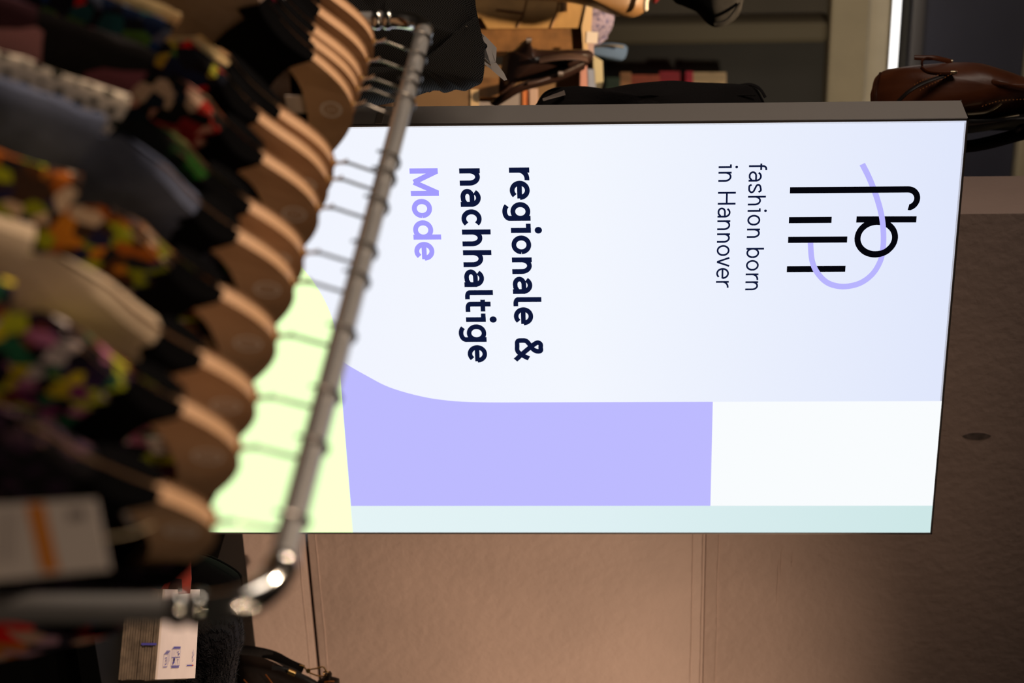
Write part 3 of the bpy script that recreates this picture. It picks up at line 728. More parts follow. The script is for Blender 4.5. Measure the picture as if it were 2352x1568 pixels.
MB().tube(smooth_path([at(2224, 287, dB-0.07), at(2262, 281, dB-0.08), at(2300, 272, dB-0.085), at(2340, 264, dB-0.085)], 5), 0.0040, 8, flat=0.6).obj('side_zip', M_ZIP, bp)
MB().tube(smooth_path([at(2186, 142, dB-0.03), at(2165, 137, dB-0.045), at(2145, 133, dB-0.05), at(2120, 133, dB-0.05), at(2100, 132, dB-0.05)], 5), 0.0052, 8, flat=0.45).obj('zip_pull', M_COG, bp)
MB().tube(smooth_path([at(2118, 150, dB-0.06), at(2118, 140, dB-0.065), at(2127, 134, dB-0.06), at(2140, 135, dB-0.055)], 5), 0.0040, 8, flat=0.6).obj('zip_pull', M_COG, bp)
MB().tube(smooth_path([at(2116, 155, dB-0.098), at(2130, 165, dB-0.104), at(2155, 169, dB-0.107), at(2182, 169, dB-0.108)], 5), 0.0052, 8, flat=0.5).obj('zip_pull', M_COG, bp)
for x, y, d_ in ((2181, 141, dB-0.03), (2190, 166, dB-0.105)):
    p = at(x, y, d_); MB().tube([p-UPV*0.006, p+UPV*0.006], 0.004, 10).obj('zip_slider', M_ZIP, bp)
MB().puff(loop_at([(2277, 186), (2282, 181), (2300, 185), (2320, 189), (2360, 192), (2400, 198), (2400, 216), (2355, 210), (2320, 204), (2300, 198), (2283, 195)], dB-0.10, 3), 0.008, -FWD, 4, seed=4).obj('leather_tab', M_COG, bp)
MB().tube(smooth_path([at(2022, 168, dB-0.02), at(2013, 190, dB-0.06), at(2012, 215, dB-0.085), at(2014, 250, dB-0.085)], 5), 0.0028, 8).obj('base_piping', M_COGD, bp)
hk = at(2600, 330, dB); topp = at(2640, 256, dB)
MB().tube(smooth_path([topp, topp+Vector((0.03, 0, 0.06)), topp+Vector((0.09, 0, 0.07)), topp+Vector((0.12, 0, 0.01))], 5), 0.007, 8).obj('top_handle', M_COG, bp)

dK = 3.86
bk = thing('canvas_backpack', 'black canvas backpack hanging behind the left edge of the lightbox', 'backpack', at(1480, 260, dK))
KO = [(1222, 252), (1232, 238), (1246, 220), (1262, 208), (1282, 202), (1312, 202), (1345, 208), (1385, 207), (1430, 198), (1490, 191), (1550, 187), (1605, 192), (1665, 194), (1715, 196), (1738, 203), (1752, 226), (1762, 250), (1775, 290), (1770, 325), (1650, 338), (1480, 340), (1320, 336), (1240, 310), (1218, 278)]
MB().puff(loop_at(KO, dK, 4), 0.11, -FWD, 9, seed=5, fold=0.022, fscale=13, power=0.45).obj('body', M_BLKC, bk)
MB().tube(smooth_path([at(1330, 232, dK-0.075), at(1400, 231, dK-0.085), at(1500, 226, dK-0.09), at(1620, 220, dK-0.09), at(1735, 218, dK-0.06)], 6), 0.0018, 6).obj('seam_piping', M_BLKC, bk)
MB().tube(smooth_path([at(1236, 236, dK-0.04), at(1252, 214, dK-0.04), at(1280, 203, dK-0.04), at(1312, 204, dK-0.04), at(1345, 213, dK-0.04)], 5), 0.006, 8, flat=0.4).obj('side_strap', M_BLKC, bk)
b4 = [at(1246, 226, dK-0.085), at(1296, 207, dK-0.085), at(1299, 218, dK-0.087), at(1248, 232, dK-0.087)]
MB().add([*b4]+[p+FWD*0.006 for p in b4], [(0, 1, 2, 3), (7, 6, 5, 4), (0, 4, 5, 1), (1, 5, 6, 2), (2, 6, 7, 3), (3, 7, 4, 0)]).obj('strap_buckle', mat('grey_metal', (0.30, 0.24, 0.20), 0.4, 0.6), bk, smooth=False)
MB().tube(smooth_path([at(1700, 196, dK-0.02), at(1725, 194, dK-0.02), at(1745, 204, dK-0.02), at(1758, 224, dK-0.02)], 5), 0.005, 8, flat=0.5).obj('top_handle', M_BLKC, bk)
MB().tube(smooth_path([at(1770, 300, dK), at(1850, 330, dK), at(1905, 372, dK), at(1880, 392, dK)], 5), 0.006, 8).obj('hanging_loop', M_BLKC, bk)
mat('dark_steel', (0.05, 0.05, 0.05), 0.4, 0.8)
for z, lab in ((2.055, 'steel peg holding the canvas backpack behind the lightbox'), (2.80, 'steel peg above the frame holding the leather backpack')):
    pg = thing('wall_peg', lab, 'hook', (XW, YW+0.08, z))
    MB().tube(smooth_path([(XW-0.002, YW+0.08, z), (XW-0.06, YW+0.08, z-0.005), (XW-0.12, YW+0.08, z), (XW-0.135, YW+0.08, z+0.025)], 5), 0.006, 10).obj('peg', MATS['dark_steel'], pg)
    MB().tube([(XW-0.004, YW+0.08, z), (XW, YW+0.08, z)], 0.02, 14).obj('rosette', MATS['dark_steel'], pg)

# ------------------------------------------------------------------ herringbone coat at the left
def herring():
    mt = bpy.data.materials.new('herringbone_wool'); mt.use_nodes = True
    nt = mt.node_tree; b = nt.nodes['Principled BSDF']; L = nt.links.new
    b.inputs['Roughness'].default_value = 0.9; b.inputs['Specular IOR Level'].default_value = 0.1
    tc = nt.nodes.new('ShaderNodeTexCoord'); sx = nt.nodes.new('ShaderNodeSeparateXYZ')
    mp = nt.nodes.new('ShaderNodeMapping'); mp.inputs['Rotation'].default_value = (0, 0, YAW)
    L(tc.outputs['Object'], mp.inputs[0]); L(mp.outputs[0], sx.inputs[0])
    def mth(op, a, bb=None):
        n = nt.nodes.new('ShaderNodeMath'); n.operation = op
        for i, v in enumerate((a, bb)):
            if v is None: continue
            if isinstance(v, (int, float)): n.inputs[i].default_value = v
            else: L(v, n.inputs[i])
        return n.outputs[0]
    zig = mth('PINGPONG', mth('MULTIPLY', sx.outputs[0], 1.0), 0.0085)
    v = mth('ADD', sx.outputs[2], mth('MULTIPLY', zig, 1.0))
    s_ = mth('SINE', mth('MULTIPLY', v, 6.2832/0.0038))
    r = nt.nodes.new('ShaderNodeValToRGB'); L(mth('ADD', mth('MULTIPLY', s_, 0.5), 0.5), r.inputs[0])
    r.color_ramp.elements[0].position = 0.35; r.color_ramp.elements[1].position = 0.65
    r.color_ramp.elements[0].color = (0.005, 0.005, 0.005, 1); r.color_ramp.elements[1].color = (0.07, 0.066, 0.062, 1)
    L(r.outputs[0], b.inputs['Base Color'])
    return mt
M_HER = herring()
dC = 3.25
coat = thing('herringbone_coat', 'dark herringbone wool coat, its shoulder beside the far rail post', 'coat', at(900, 60, dC))
CO = [(1112, 118), (1110, 92), (1100, 50), (1092, 0), (1098, -80), (1092, -200), (1010, -260), (700, -270), (420, -260), (420, -60), (470, 120), (640, 190), (760, 232), (820, 246), (860, 243), (900, 236), (940, 226), (980, 212), (1000, 204)]
MB().puff(loop_at(CO, dC, 4), 0.10, -FWD, 9, seed=11, fold=0.035, fscale=6, power=0.5).obj('body', M_HER, coat)
SL = [(1113, 135), (1112, 105), (1104, 70), (1092, 40), (1060, 70), (1010, 110), (940, 150), (800, 170), (560, 165), (545, 205), (700, 215), (860, 215), (1000, 208), (1018, 213), (1030, 212), (1048, 206), (1068, 209), (1088, 200), (1106, 190), (1112, 165)]
MB().puff(loop_at(SL, dC-0.04, 4), 0.05, -FWD, 7, seed=12, fold=0.012, fscale=14, power=0.5).obj('sleeve', M_HER, coat)
MB().puff(loop_at([(1100, -60), (1140, -120), (1130, -240), (1060, -250), (1040, -150), (1065, -70)], dC, 4), 0.05, -FWD, 6, seed=13).obj('collar', M_HER, coat)
r2 = thing('wall_rail', 'dark garment rail holding the herringbone coat', 'rail', at(1200, -300, dC))
pR = at(1195, -160, dC)
MB().tube([pR-FWD*0.5, pR+FWD*0.45], 0.011, 12).obj('bar', MATS['dark_steel'], r2)
for q in (pR-FWD*0.48, pR+FWD*0.43): MB().tube([q, (q.x, q.y, 0.0)], 0.011, 12).obj('leg', MATS['dark_steel'], r2)
MB().tube(smooth_path([at(1130, -160, dC), at(1180, -160, dC), at(1205, -172, dC), at(1216, -158, dC), at(1206, -146, dC)], 5), 0.002, 8).obj('hanger_hook', M_CHROME, coat)

# ------------------------------------------------------------------ bag shelf at the far left
M_TAN = mat('tan_suede', (0.42, 0.25, 0.09), 0.7, var=0.14, vscale=18, bump=0.2, bscale=40)
M_BRN = mat('walnut_leather', (0.20, 0.095, 0.030), 0.6, var=0.35, vscale=20, bump=0.15, bscale=50)
M_CRM = mat('cream_edge', (0.62, 0.45, 0.26), 0.7)
M_KRAFT = mat('kraft_card', (0.20, 0.12, 0.058), 0.8, var=0.08, vscale=12)
M_DKB = mat('dark_brown_leather', (0.022, 0.011, 0.009), 0.28, bump=0.12, bscale=60)
dS = 5.0; ZS = 1.10
tblc = at(1200, 120, dS)
tb = thing('display_table', 'low wooden display table under the leather bags', 'table', (tblc.x, tblc.y, 0))
def rbox(mb, cx, cz0, cz1, wx, dy, d, bev=0.004):
    """upright block facing the viewer, cx = photo row at its centre"""
    c = at(1300, cx, d); ax = Vector((RGT0.x, RGT0.y, 0)).normalized(); ay = Vector((-ax.y, ax.x, 0))
    bb = MB().box((-wx/2, -dy/2, cz0), (wx/2, dy/2, cz1), bev)
    mb.add([Vector((c.x, c.y, 0))+ax*v.x+ay*v.y+Vector((0, 0, v.z)) for v in bb.v], bb.f); return mb
rbox(MB(), 90, 1.06, ZS, 0.75, 0.75, 5.05).obj('tabletop', mat('dark_oak', (0.06, 0.035, 0.02), 0.5, var=0.2, vscale=20), tb)
for ox in (-330, 500):
    for dd in (-0.3, 0.3):
        rbox(MB(), 90+ox*0.8, 0, 1.06, 0.04, 0.04, 5.05+dd).obj('leg', MATS['dark_oak'], tb)
def zp(px, d): return at(px, 120, d).z
# tan bag: tan front, brown side for its shade, cream top edge for its light
tan = thing('tan_tote', 'upright tan suede tote, cream top for light and brown side for shade', 'bag', at(1110, 50, dS))
zt = zp(1358, dS)
def slab(pts, d, dep, bev=None):
    b = MB(); a = [at(x, y, d) for x, y in pts]; n = len(a)
    return b.add(a+[p+FWD*dep for p in a], [tuple(range(n)), tuple(range(2*n-1, n-1, -1))]+[(i, i+n, (i+1) % n+n, (i+1) % n) for i in range(n)])
slab([(1345, -60), (1345, 64), (1120, 66), (1105, 40), (975, 40), (975, -60)], dS, 0.10).obj('front', M_TAN, tan, smooth=False)
slab([(1338, 66), (1338, 116), (975, 120), (975, 66)], dS+0.012, 0.09).obj('side_panel', M_BRN, tan, smooth=False, label='side panel with shade painted as dark brown')
slab([(1362, 8), (1358, 60), (1358, 116), (1340, 118), (1336, 62), (1348, 8)], dS-0.006, 0.11).obj('top_edge', M_CRM, tan, smooth=False, label='top edge with light painted as cream')
slab([(1303, -5), (1303, 25), (1290, 27), (1290, -5)], dS-0.012, 0.014).obj('slot_patch', MATS['walnut_leather'], tan, smooth=False)
for (xa, ya, xb, yb) in ((1210, 0, 1188, 62), (1283, 5, 1265, 64), (1140, 22, 1200, 30)):
    MB().tube(smooth_path([at(xa, ya, dS-0.001), at((xa+xb)/2+3, (ya+yb)/2, dS-0.002), at(xb, yb, dS-0.001)], 5), 0.003, 6).obj('seam', M_BRN, tan)
# tan pouch with beaded rim
po = thing('beaded_pouch', 'tan leather pouch with white beaded rim at the top left', 'bag', at(1300, 0, 4.85))
MB().puff(loop_at([(1490, -20), (1488, 10), (1478, 28), (1460, 38), (1435, 40), (1405, 32), (1370, 18), (1320, 6), (1240, -2), (960, -20), (960, -70), (1300, -80), (1470, -60)], 4.85, 4), 0.05, -FWD, 6, seed=20, fold=0.004).obj('body', mat('tan_leather', (0.24, 0.13, 0.05), 0.45, var=0.2, vscale=10), po)
bd = MB()
for k in range(9):
    c = at(1489+2.5*math.sin(k*0.9)-max(0, k-4)*2, -32+k*6.5, 4.80)
    bd.tube([c+Vector((0, 0, 0.0065*math.cos(R(a)))) for a in range(0, 181, 30)], [max(0.0004, 0.0065*math.sin(R(a))) for a in range(0, 181, 30)], 8)
bd.obj('bead', mat('white_bead', (0.75, 0.68, 0.58), 0.3), po, stuff=True, label='white beads')
MB().puff(loop_at([(1492, -10), (1500, 8), (1512, 2), (1522, -20), (1500, -40)], 4.9, 4), 0.03, -FWD, 4).obj('red_tassel', mat('dark_red', (0.16, 0.01, 0.012), 0.6), po)
# dark brown satchel
sa = thing('satchel', 'glossy dark brown leather satchel with hanging straps on the bag shelf', 'bag', at(1200, 150, 4.75))
MB().puff(loop_at([(1362, 132), (1358, 118), (1330, 113), (1235, 113), (1215, 92), (1200, 96), (1180, 115), (1160, 122), (1152, 150), (1144, 190), (1140, 214), (1146, 222), (1165, 196), (1240, 182), (1300, 166), (1345, 152)], 4.75, 4), 0.05, -FWD, 7, seed=21, fold=0.006, fscale=12).obj('body', M_DKB, sa)
MB().tube(smooth_path([at(1240, 138, 4.69), at(1280, 132, 4.685), at(1320, 131, 4.685), at(1348, 136, 4.69)], 5), 0.018, 10, flat=0.3).obj('flap', mat('shiny_brown', (0.10, 0.062, 0.05), 0.25), sa)
MB().tube(smooth_path([at(1340, 150, 4.70), at(1280, 178, 4.68), at(1200, 200, 4.66), at(1160, 222, 4.67), at(1135, 238, 4.70)], 5), 0.013, 10, flat=0.5).obj('strap', M_DKB, sa)
for x, y in ((1288, 170), (1215, 93)):
    p = at(x, y, 4.66); MB().tube([p-UPV*0.006, p+UPV*0.006], 0.007, 10).obj('rivet', mat('pale_metal', (0.6, 0.5, 0.45), 0.3, 0.8), sa)
MB().tube(smooth_path([at(1262, 178, 4.655), at(1230, 188, 4.65), at(1212, 192, 4.65)], 4), 0.006, 8, flat=0.5).obj('buckle', MATS['shiny_brown'], sa)
# white folded price tag
ft = thing('price_tag', 'white folded paper tag above the shoulder of the herringbone coat', 'tag', at(1130, 120, 3.3))
def card(pts, dlist, th=0.0008):
    a = [at(x, y, d_) for (x, y), d_ in zip(pts, dlist)]; n = len(a)
    return MB().add(a+[p+FWD*th for p in a], [tuple(range(n)), tuple(range(2*n-1, n-1, -1))]+[(i, i+n, (i+1) % n+n, (i+1) % n) for i in range(n)])
M_PAP = mat('white_paper', (0.70, 0.64, 0.60), 0.7)
card([(1104, 74), (1118, 86), (1141, 110), (1139, 142), (1127, 148), (1106, 126)], [3.33, 3.33, 3.32, 3.31, 3.31, 3.33]).obj('upper_leaf', M_PAP, ft, smooth=False)
card([(1127, 147), (1139, 143), (1158, 168), (1165, 183), (1158, 185), (1130, 161)], [3.30]*6).obj('lower_leaf', M_PAP, ft, smooth=False)
card([(1106, 136), (1128, 152), (1132, 162), (1106, 142)], [3.31]*4).obj('fold_edge', M_PAP, ft, smooth=False)
MB().tube(smooth_path([at(1112, 84, 3.33), at(1095, 70, 3.28), at(1070, 60, 3.17)], 4), 0.0006, 6).obj('string', MATS['tag_string'], ft)
# kraft carton and papers behind the satchel
ka = thing('kraft_carton', 'plain brown kraft carton behind the dark satchel', 'carton', at(1150, 210, 5.2))
slab([(1338, 150), (1338, 262), (960, 268), (960, 150)], 5.2, 0.2).obj('box', M_KRAFT, ka, smooth=False)
slab([(1340, 205), (1340, 262), (1334, 263), (1334, 205)], 5.19, 0.02).obj('flap', M_KRAFT, ka, smooth=False)
cr = thing('wooden_crate', 'small pale wooden frame standing left of the carton', 'crate', at(1060, 225, 4.7))
slab([(1100, 205), (1100, 252), (1081, 252), (1081, 205)], 4.69, 0.05).obj('slat', M_CRM, cr, smooth=False)
slab([(1080, 200), (1080, 252), (925, 254), (925, 200)], 4.692, 0.04).obj('panel', MATS['kraft_card'], cr, smooth=False)
slab([(1146, 178), (1146, 222), (925, 222), (925, 178)], 4.70, 0.10).obj('panel', M_BRN, cr, smooth=False)
PB = [((206, 250), (1196, 935), (0.26, 0.23, 0.23), 'grey', 'tall grey board box under the orange booklet', 'box', 'board_box'), ((203, 250), (1212, 1198), (0.50, 0.16, 0.05), 'orange', 'thin orange booklet lying on the grey board box', 'booklet', 'booklet'), ((203, 250), (1236, 1214), (0.42, 0.30, 0.25), 'pale pink', 'pale pink booklet lying on the orange booklet', 'booklet', 'booklet')]
for (ya, yb), (xa, xb), c_, nm, lab_, cat_, kind_ in PB:
    o = thing(kind_, lab_, cat_, at(xb, ya, 4.93))
    slab([(xa, ya), (xa, yb), (xb, yb), (xb, ya)], 4.93, 0.12).obj('cover', mat('paper_'+nm, c_, 0.7), o, smooth=False)
    slab([(xa-3, ya+3), (xa-3, yb), (xb+3, yb), (xb+3, ya+3)], 4.925, 0.01).obj('pages', mat('page_'+nm, tuple(min(1, x*1.1) for x in c_), 0.8), o, smooth=False)
for (pts, c_, nm, lab, cat) in (
    ([(1348, 150), (1350, 220), (1332, 224), (1334, 152)], (0.50, 0.25, 0.22), 'pink_folder', 'dusty pink folder edge beside the kraft carton', 'folder'),
    ([(1366, 160), (1370, 225), (1352, 226), (1350, 158)], (0.24, 0.28, 0.40), 'blue_folder', 'blue grey folder edge beside the pink folder', 'folder'),
    ([(1384, 140), (1386, 188), (1366, 192), (1362, 126)], (0.44, 0.40, 0.26), 'pale_folder', 'pale green folder standing behind the pink folder', 'folder')):
    o = thing(nm, lab, cat, at(pts[2][0], pts[2][1], 5.15))
    slab(pts, 5.15, 0.15).obj('cover', mat('m_'+nm, c_, 0.7), o, smooth=False)
    slab([(x-2, y) for x, y in pts], 5.16, 0.12).obj('pages', mat('m2_'+nm, tuple(x*0.8 for x in c_), 0.8), o, smooth=False)
# scarf, cap and small tag behind the tote
sc = thing('printed_scarf', 'crumpled blue and white printed scarf behind the tan tote', 'scarf', at(1380, 60, 5.15))
M_SCARF = cloth('scarf_print', 'soft', [(66, 66, 104), (150, 140, 160), (80, 80, 120)], 60)
MB().puff(loop_at([(1362, 10), (1385, 22), (1408, 30), (1410, 48), (1402, 72), (1385, 92), (1364, 102), (1340, 90), (1100, 70), (1100, 10)], 5.15, 4), 0.05, -FWD, 7, seed=30, fold=0.02, fscale=16).obj('cloth', M_SCARF, sc)
MB().tube(smooth_path([at(1345, 104, 5.11), at(1372, 98, 5.10), at(1392, 84, 5.11)], 5), 0.006, 8).obj('hem', M_SCARF, sc)
cp = thing('pale_blue_case', 'pale blue rounded pouch right of the printed scarf', 'pouch', at(1405, 120, 5.3))
MB().puff(loop_at([(1438, 105), (1440, 122), (1430, 138), (1400, 138), (1365, 128), (966, 124), (966, 100), (1370, 100), (1410, 98)], 5.3, 4), 0.04, -FWD, 6, seed=31).obj('body', mat('pale_blue', (0.08, 0.13, 0.23), 0.95, spec=0.1), cp)
MB().tube(smooth_path([at(1432, 108, 5.255), at(1400, 104, 5.25), at(1370, 106, 5.255)], 5), 0.003, 6).obj('zip', M_ZIP, cp)
lt_ = thing('price_tag', 'small white tag with pink end on the tote edge', 'tag', at(1360, 90, 4.95))
slab([(1374, 74), (1372, 100), (1346, 98), (1348, 72)], 4.992, 0.002).obj('card', M_PAP, lt_, smooth=False)
slab([(1364, 100), (1364, 132), (1352, 132), (1350, 100)], 4.955, 0.002).obj('tail', mat('tag_tail', (0.45, 0.33, 0.33), 0.7), lt_, smooth=False)
# dark grey jacket hanging further back
jk = thing('grey_jacket', 'dark grey woollen jacket sleeve hanging at the upper left', 'jacket', at(1640, -60, 4.4))
MB().puff(loop_at([(1708, 0), (1702, 25), (1688, 45), (1662, 60), (1640, 62), (1622, 52), (1600, 28), (1572, 15), (1545, 0), (1520, -60), (1480, -200), (1560, -300), (1700, -320), (1760, -200), (1735, -80)], 4.4, 4), 0.07, -FWD, 7, seed=33, fold=0.02, fscale=10).obj('body', mat('grey_wool', (0.020, 0.0195, 0.019), 1.0, spec=0.08, var=0.3, vscale=30), jk)
MB().tube(smooth_path([at(1700, 8, 4.36), at(1672, 46, 4.345), at(1640, 56, 4.345)], 5), 0.004, 6).obj('seam', MATS['grey_wool'], jk)
MB().tube(smooth_path([at(1740, -150, 4.4), at(1800, -160, 4.4), at(1830, -190, 4.4), at(1850, -170, 4.4)], 5), 0.003, 8).obj('hanger_hook', M_CHROME, jk)
r3 = thing('wall_rail', 'dark garment rail holding the grey jacket', 'rail', at(1840, -200, 4.4))
pR = at(1842, -185, 4.4)
MB().tube([pR-FWD*0.3, pR+FWD*0.8], 0.011, 12).obj('bar', MATS['dark_steel'], r3)
for q in (pR-FWD*0.28, pR+FWD*0.78): MB().tube([q, (q.x, q.y, 3.3)], 0.008, 12).obj('hanging_rod', MATS['dark_steel'], r3)

# packets on a ledge of the far wall
lg = at(1640, 184, 6.3)
ld = thing('wall_ledge', 'dark ledge on the far wall behind the black backpack', 'shelf', (lg.x+0.1, 5.9, 1.45))
PK = [((1392, 1425), (178, 262), (0.03, 0.05, 0.03), 'dark green'), ((1425, 1450), (166, 262), (0.30, 0.14, 0.06), 'tan'), ((1450, 1515), (172, 262), (0.30, 0.06, 0.03), 'brick red'), ((1515, 1562), (164, 262), (0.24, 0.012, 0.02), 'crimson'), ((1575, 1592), (164, 262), (0.30, 0.012, 0.03), 'bright red'), ((1592, 1668), (166, 262), (0.34, 0.24, 0.14), 'straw yellow')]
z0_ = None
for (xa, xb), (ya, yb), c_, nm in PK:
    o = thing('packet', f'{nm} packet in the blurred stack behind the black backpack', 'packet', at(xa, ya, 6.25), 'packets stacked on the far wall ledge')
    slab([(xb, ya), (xb, yb), (xa, yb), (xa, ya)], 6.25, 0.12).obj('box', mat('packet_'+nm, tuple(min(0.9, x*1.9) for x in c_), 0.6, var=0.3, vscale=25), o, smooth=False)
    slab([(xb-2, ya+6), (xb-2, ya+20), (xa+2, ya+20), (xa+2, ya+6)], 6.246, 0.004).obj('front_label', mat('packet2_'+nm, tuple(min(1, x*1.5) for x in c_), 0.6), o, smooth=False)
zl = at(1392, 184, 6.3).z
MB().box((lg.x-0.05, 5.70, zl-0.03), (lg.x+0.5, 6.0, zl-0.002), 0.003).obj('board', MATS['dark_steel'], ld)
for q in (0.02, 0.4): MB().box((lg.x+q, 5.75, zl-0.12), (lg.x+q+0.02, 6.0, zl-0.03)).obj('bracket', MATS['dark_steel'], ld)

# ------------------------------------------------------------------ goods on the counter at the right
dT = 3.15
zc = at(318, 1460, dT).z-0.02
ct = at(330, 1520, dT)
co = thing('counter', 'black display counter at the right under the goods', 'counter', (ct.x+0.25, ct.y+0.1, 0))
def rot_box(mb, c, wx, dy, z0, z1, bev=0.004):
    ax = Vector((RGT0.x, RGT0.y, 0)).normalized(); ay = Vector((-ax.y, ax.x, 0)); bb = MB().box((-wx/2, -dy/2, z0), (wx/2, dy/2, z1), bev)
    mb.add([Vector((c[0], c[1], 0))+ax*v.x+ay*v.y+Vector((0, 0, v.z)) for v in bb.v], bb.f); return mb
M_CTR = mat('black_laminate', (0.006, 0.006, 0.006), 0.7, spec=0.15)
LSH = [(1.80, 2.34), (3.0, 2.34), (3.0, 3.39), (2.24, 3.39), (2.24, 2.98), (1.80, 2.98)]
MB().prism(LSH, (0, 0, 0), (1, 0, 0), (0, 1, 0), zc-0.03, zc).obj('worktop', M_CTR, co, smooth=False)
LSI = [(1.84, 2.38), (2.96, 2.38), (2.96, 3.36), (2.28, 3.36), (2.28, 2.94), (1.84, 2.94)]
MB().prism(LSI, (0, 0, 0), (1, 0, 0), (0, 1, 0), 0, zc-0.03).obj('cabinet', M_CTR, co, smooth=False)
def stand(mb):
    for v in mb.v: v.z = max(v.z, zc+0.002)
    return mb
# paper bundle
pk = thing('paper_bundle', 'bundle of pale folded paper with blue print on the counter', 'paper bundle', at(330, 1460, dT))
zt2 = at(372, 1460, dT-0.02).z
def ground(px, py, z):
    q = at(px, py, 1.0)-CAM; return CAM+q*((z-CAM.z)/q.z)
TL, TRr, BR, BL = ground(460, 1354, zt2), ground(449, 1558, zt2), ground(362, 1561, zt2), ground(380, 1354, zt2)
def lift(p, z): return Vector((p.x, p.y, z))
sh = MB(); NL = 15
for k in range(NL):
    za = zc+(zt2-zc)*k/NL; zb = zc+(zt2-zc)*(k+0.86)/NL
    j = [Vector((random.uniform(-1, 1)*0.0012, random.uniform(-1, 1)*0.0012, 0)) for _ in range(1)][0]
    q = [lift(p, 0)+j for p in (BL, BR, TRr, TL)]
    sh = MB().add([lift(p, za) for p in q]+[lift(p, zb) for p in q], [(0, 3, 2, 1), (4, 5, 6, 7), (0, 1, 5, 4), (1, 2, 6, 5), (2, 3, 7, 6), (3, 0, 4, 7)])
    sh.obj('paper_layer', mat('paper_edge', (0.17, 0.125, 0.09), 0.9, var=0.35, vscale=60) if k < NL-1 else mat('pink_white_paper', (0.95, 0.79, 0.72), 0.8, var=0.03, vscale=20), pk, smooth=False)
def on_top(a, b, dz=0.0006):   # a: 0 near .. 1 far, b: 0 left .. 1 right
    n_ = BL.lerp(BR, b); f_ = TL.lerp(TRr, b); p = n_.lerp(f_, a); return Vector((p.x, p.y, zt2-0.0013+dz))
M_BLUE = mat('blue_print', (0.08, 0.07, 0.42), 0.7)
def top_line(pts, wd=0.0011):
    b = MB()
    for p, q in zip(pts, pts[1:]):
        P, Q = on_top(*p), on_top(*q); d = (Q-P).normalized(); s_ = Vector((-d.y, d.x, 0))*wd/2
        b.add([P-s_, Q-s_, Q+s_, P+s_], [(0, 1, 2, 3)])
    return b
def merge(*bs):
    o = MB()
    for b in bs: o.add(b.v, b.f)
    return o
zt2 += 0.0  # top sheet surface
off_top = 0.0014
three = [(0.135, 0.765), (0.155, 0.755), (0.175, 0.765), (0.165, 0.785), (0.150, 0.79), (0.17, 0.80), (0.175, 0.82), (0.155, 0.835), (0.135, 0.825)]
merge(top_line([(0.10, 0.715), (0.20, 0.715), (0.20, 0.86), (0.10, 0.86), (0.10, 0.715)]), top_line([(0.13, 0.70), (0.225, 0.70), (0.225, 0.83)]), top_line([(0.15, 0.685), (0.25, 0.685), (0.25, 0.80)]), top_line(three, 0.0014)).obj('page_print', M_BLUE, pk, smooth=False, fix=False, label='blue leaf symbol with a 3')
box_l = [top_line([(0.30, 0.66), (0.52, 0.66), (0.52, 0.85), (0.30, 0.85), (0.30, 0.66)]), top_line([(0.41, 0.66), (0.41, 0.85)]), top_line([(0.30, 0.755), (0.52, 0.755)])]
box_l += [top_line([(0.33+0.02*k, 0.68), (0.33+0.02*k, 0.735)], 0.0007) for k in range(3)]
box_l += [top_line([(0.34, 0.825), (0.38, 0.80), (0.365, 0.79), (0.385, 0.775), (0.35, 0.78)], 0.004), top_line([(0.44, 0.70), (0.47, 0.69), (0.46, 0.72), (0.50, 0.715), (0.47, 0.735)], 0.0014), top_line([(0.45, 0.78), (0.48, 0.78), (0.46, 0.81), (0.48, 0.83)], 0.0012), top_line([(0.31, 0.865), (0.51, 0.865)], 0.0018), top_line([(0.33, 0.645), (0.52, 0.645)], 0.0018)]
merge(*box_l).obj('page_print', M_BLUE, pk, smooth=False, fix=False, label='blue box of small signs')
merge(top_line([(0.86, 0.70), (0.90, 0.74), (0.86, 0.76), (0.90, 0.79), (0.87, 0.81)], 0.0012), top_line([(0.88, 0.67), (0.915, 0.735)], 0.0009), top_line([(0.72, 0.85), (0.87, 0.85)], 0.0018)).obj('page_print', M_BLUE, pk, smooth=False, fix=False)
top_line([(0.87, 0.85), (0.91, 0.85)], 0.002).obj('red_print', mat('red_print', (0.6, 0.05, 0.04), 0.7), pk, smooth=False, fix=False)
for o in pk.children:
    if 'print' in o.name: o.location.z += off_top
fcn = (BR-BL).normalized(); fo = Vector((fcn.y, -fcn.x, 0))
a_, b_ = BL.lerp(BR, 0.60)+fo*0.003, BL.lerp(BR, 0.625)+fo*0.003
MB().add([lift(a_, zt2-0.030), lift(b_, zt2-0.030), lift(b_, zt2-0.006), lift(a_, zt2-0.006)], [(0, 1, 2, 3)]).obj('edge_mark', M_BLUE, pk, smooth=False)

# red card standing behind
rc = thing('red_card', 'pointed red card with dark square standing left of the paper bundle', 'card', at(400, 1320, 3.25))
slab([(436, 1281), (438, 1288), (439, 1330), (436, 1362), (290, 1375), (290, 1340), (368, 1355), (395, 1315), (425, 1282)], 3.25, 0.004).obj('card', mat('red_card', (0.33, 0.035, 0.02), 0.6, var=0.2, vscale=15), rc, smooth=False)
slab([(398, 1328), (417, 1330), (418, 1358), (385, 1358)], 3.247, 0.003).obj('dark_square', mat('dark_red_print', (0.035, 0.008, 0.008), 0.7), rc, smooth=False)
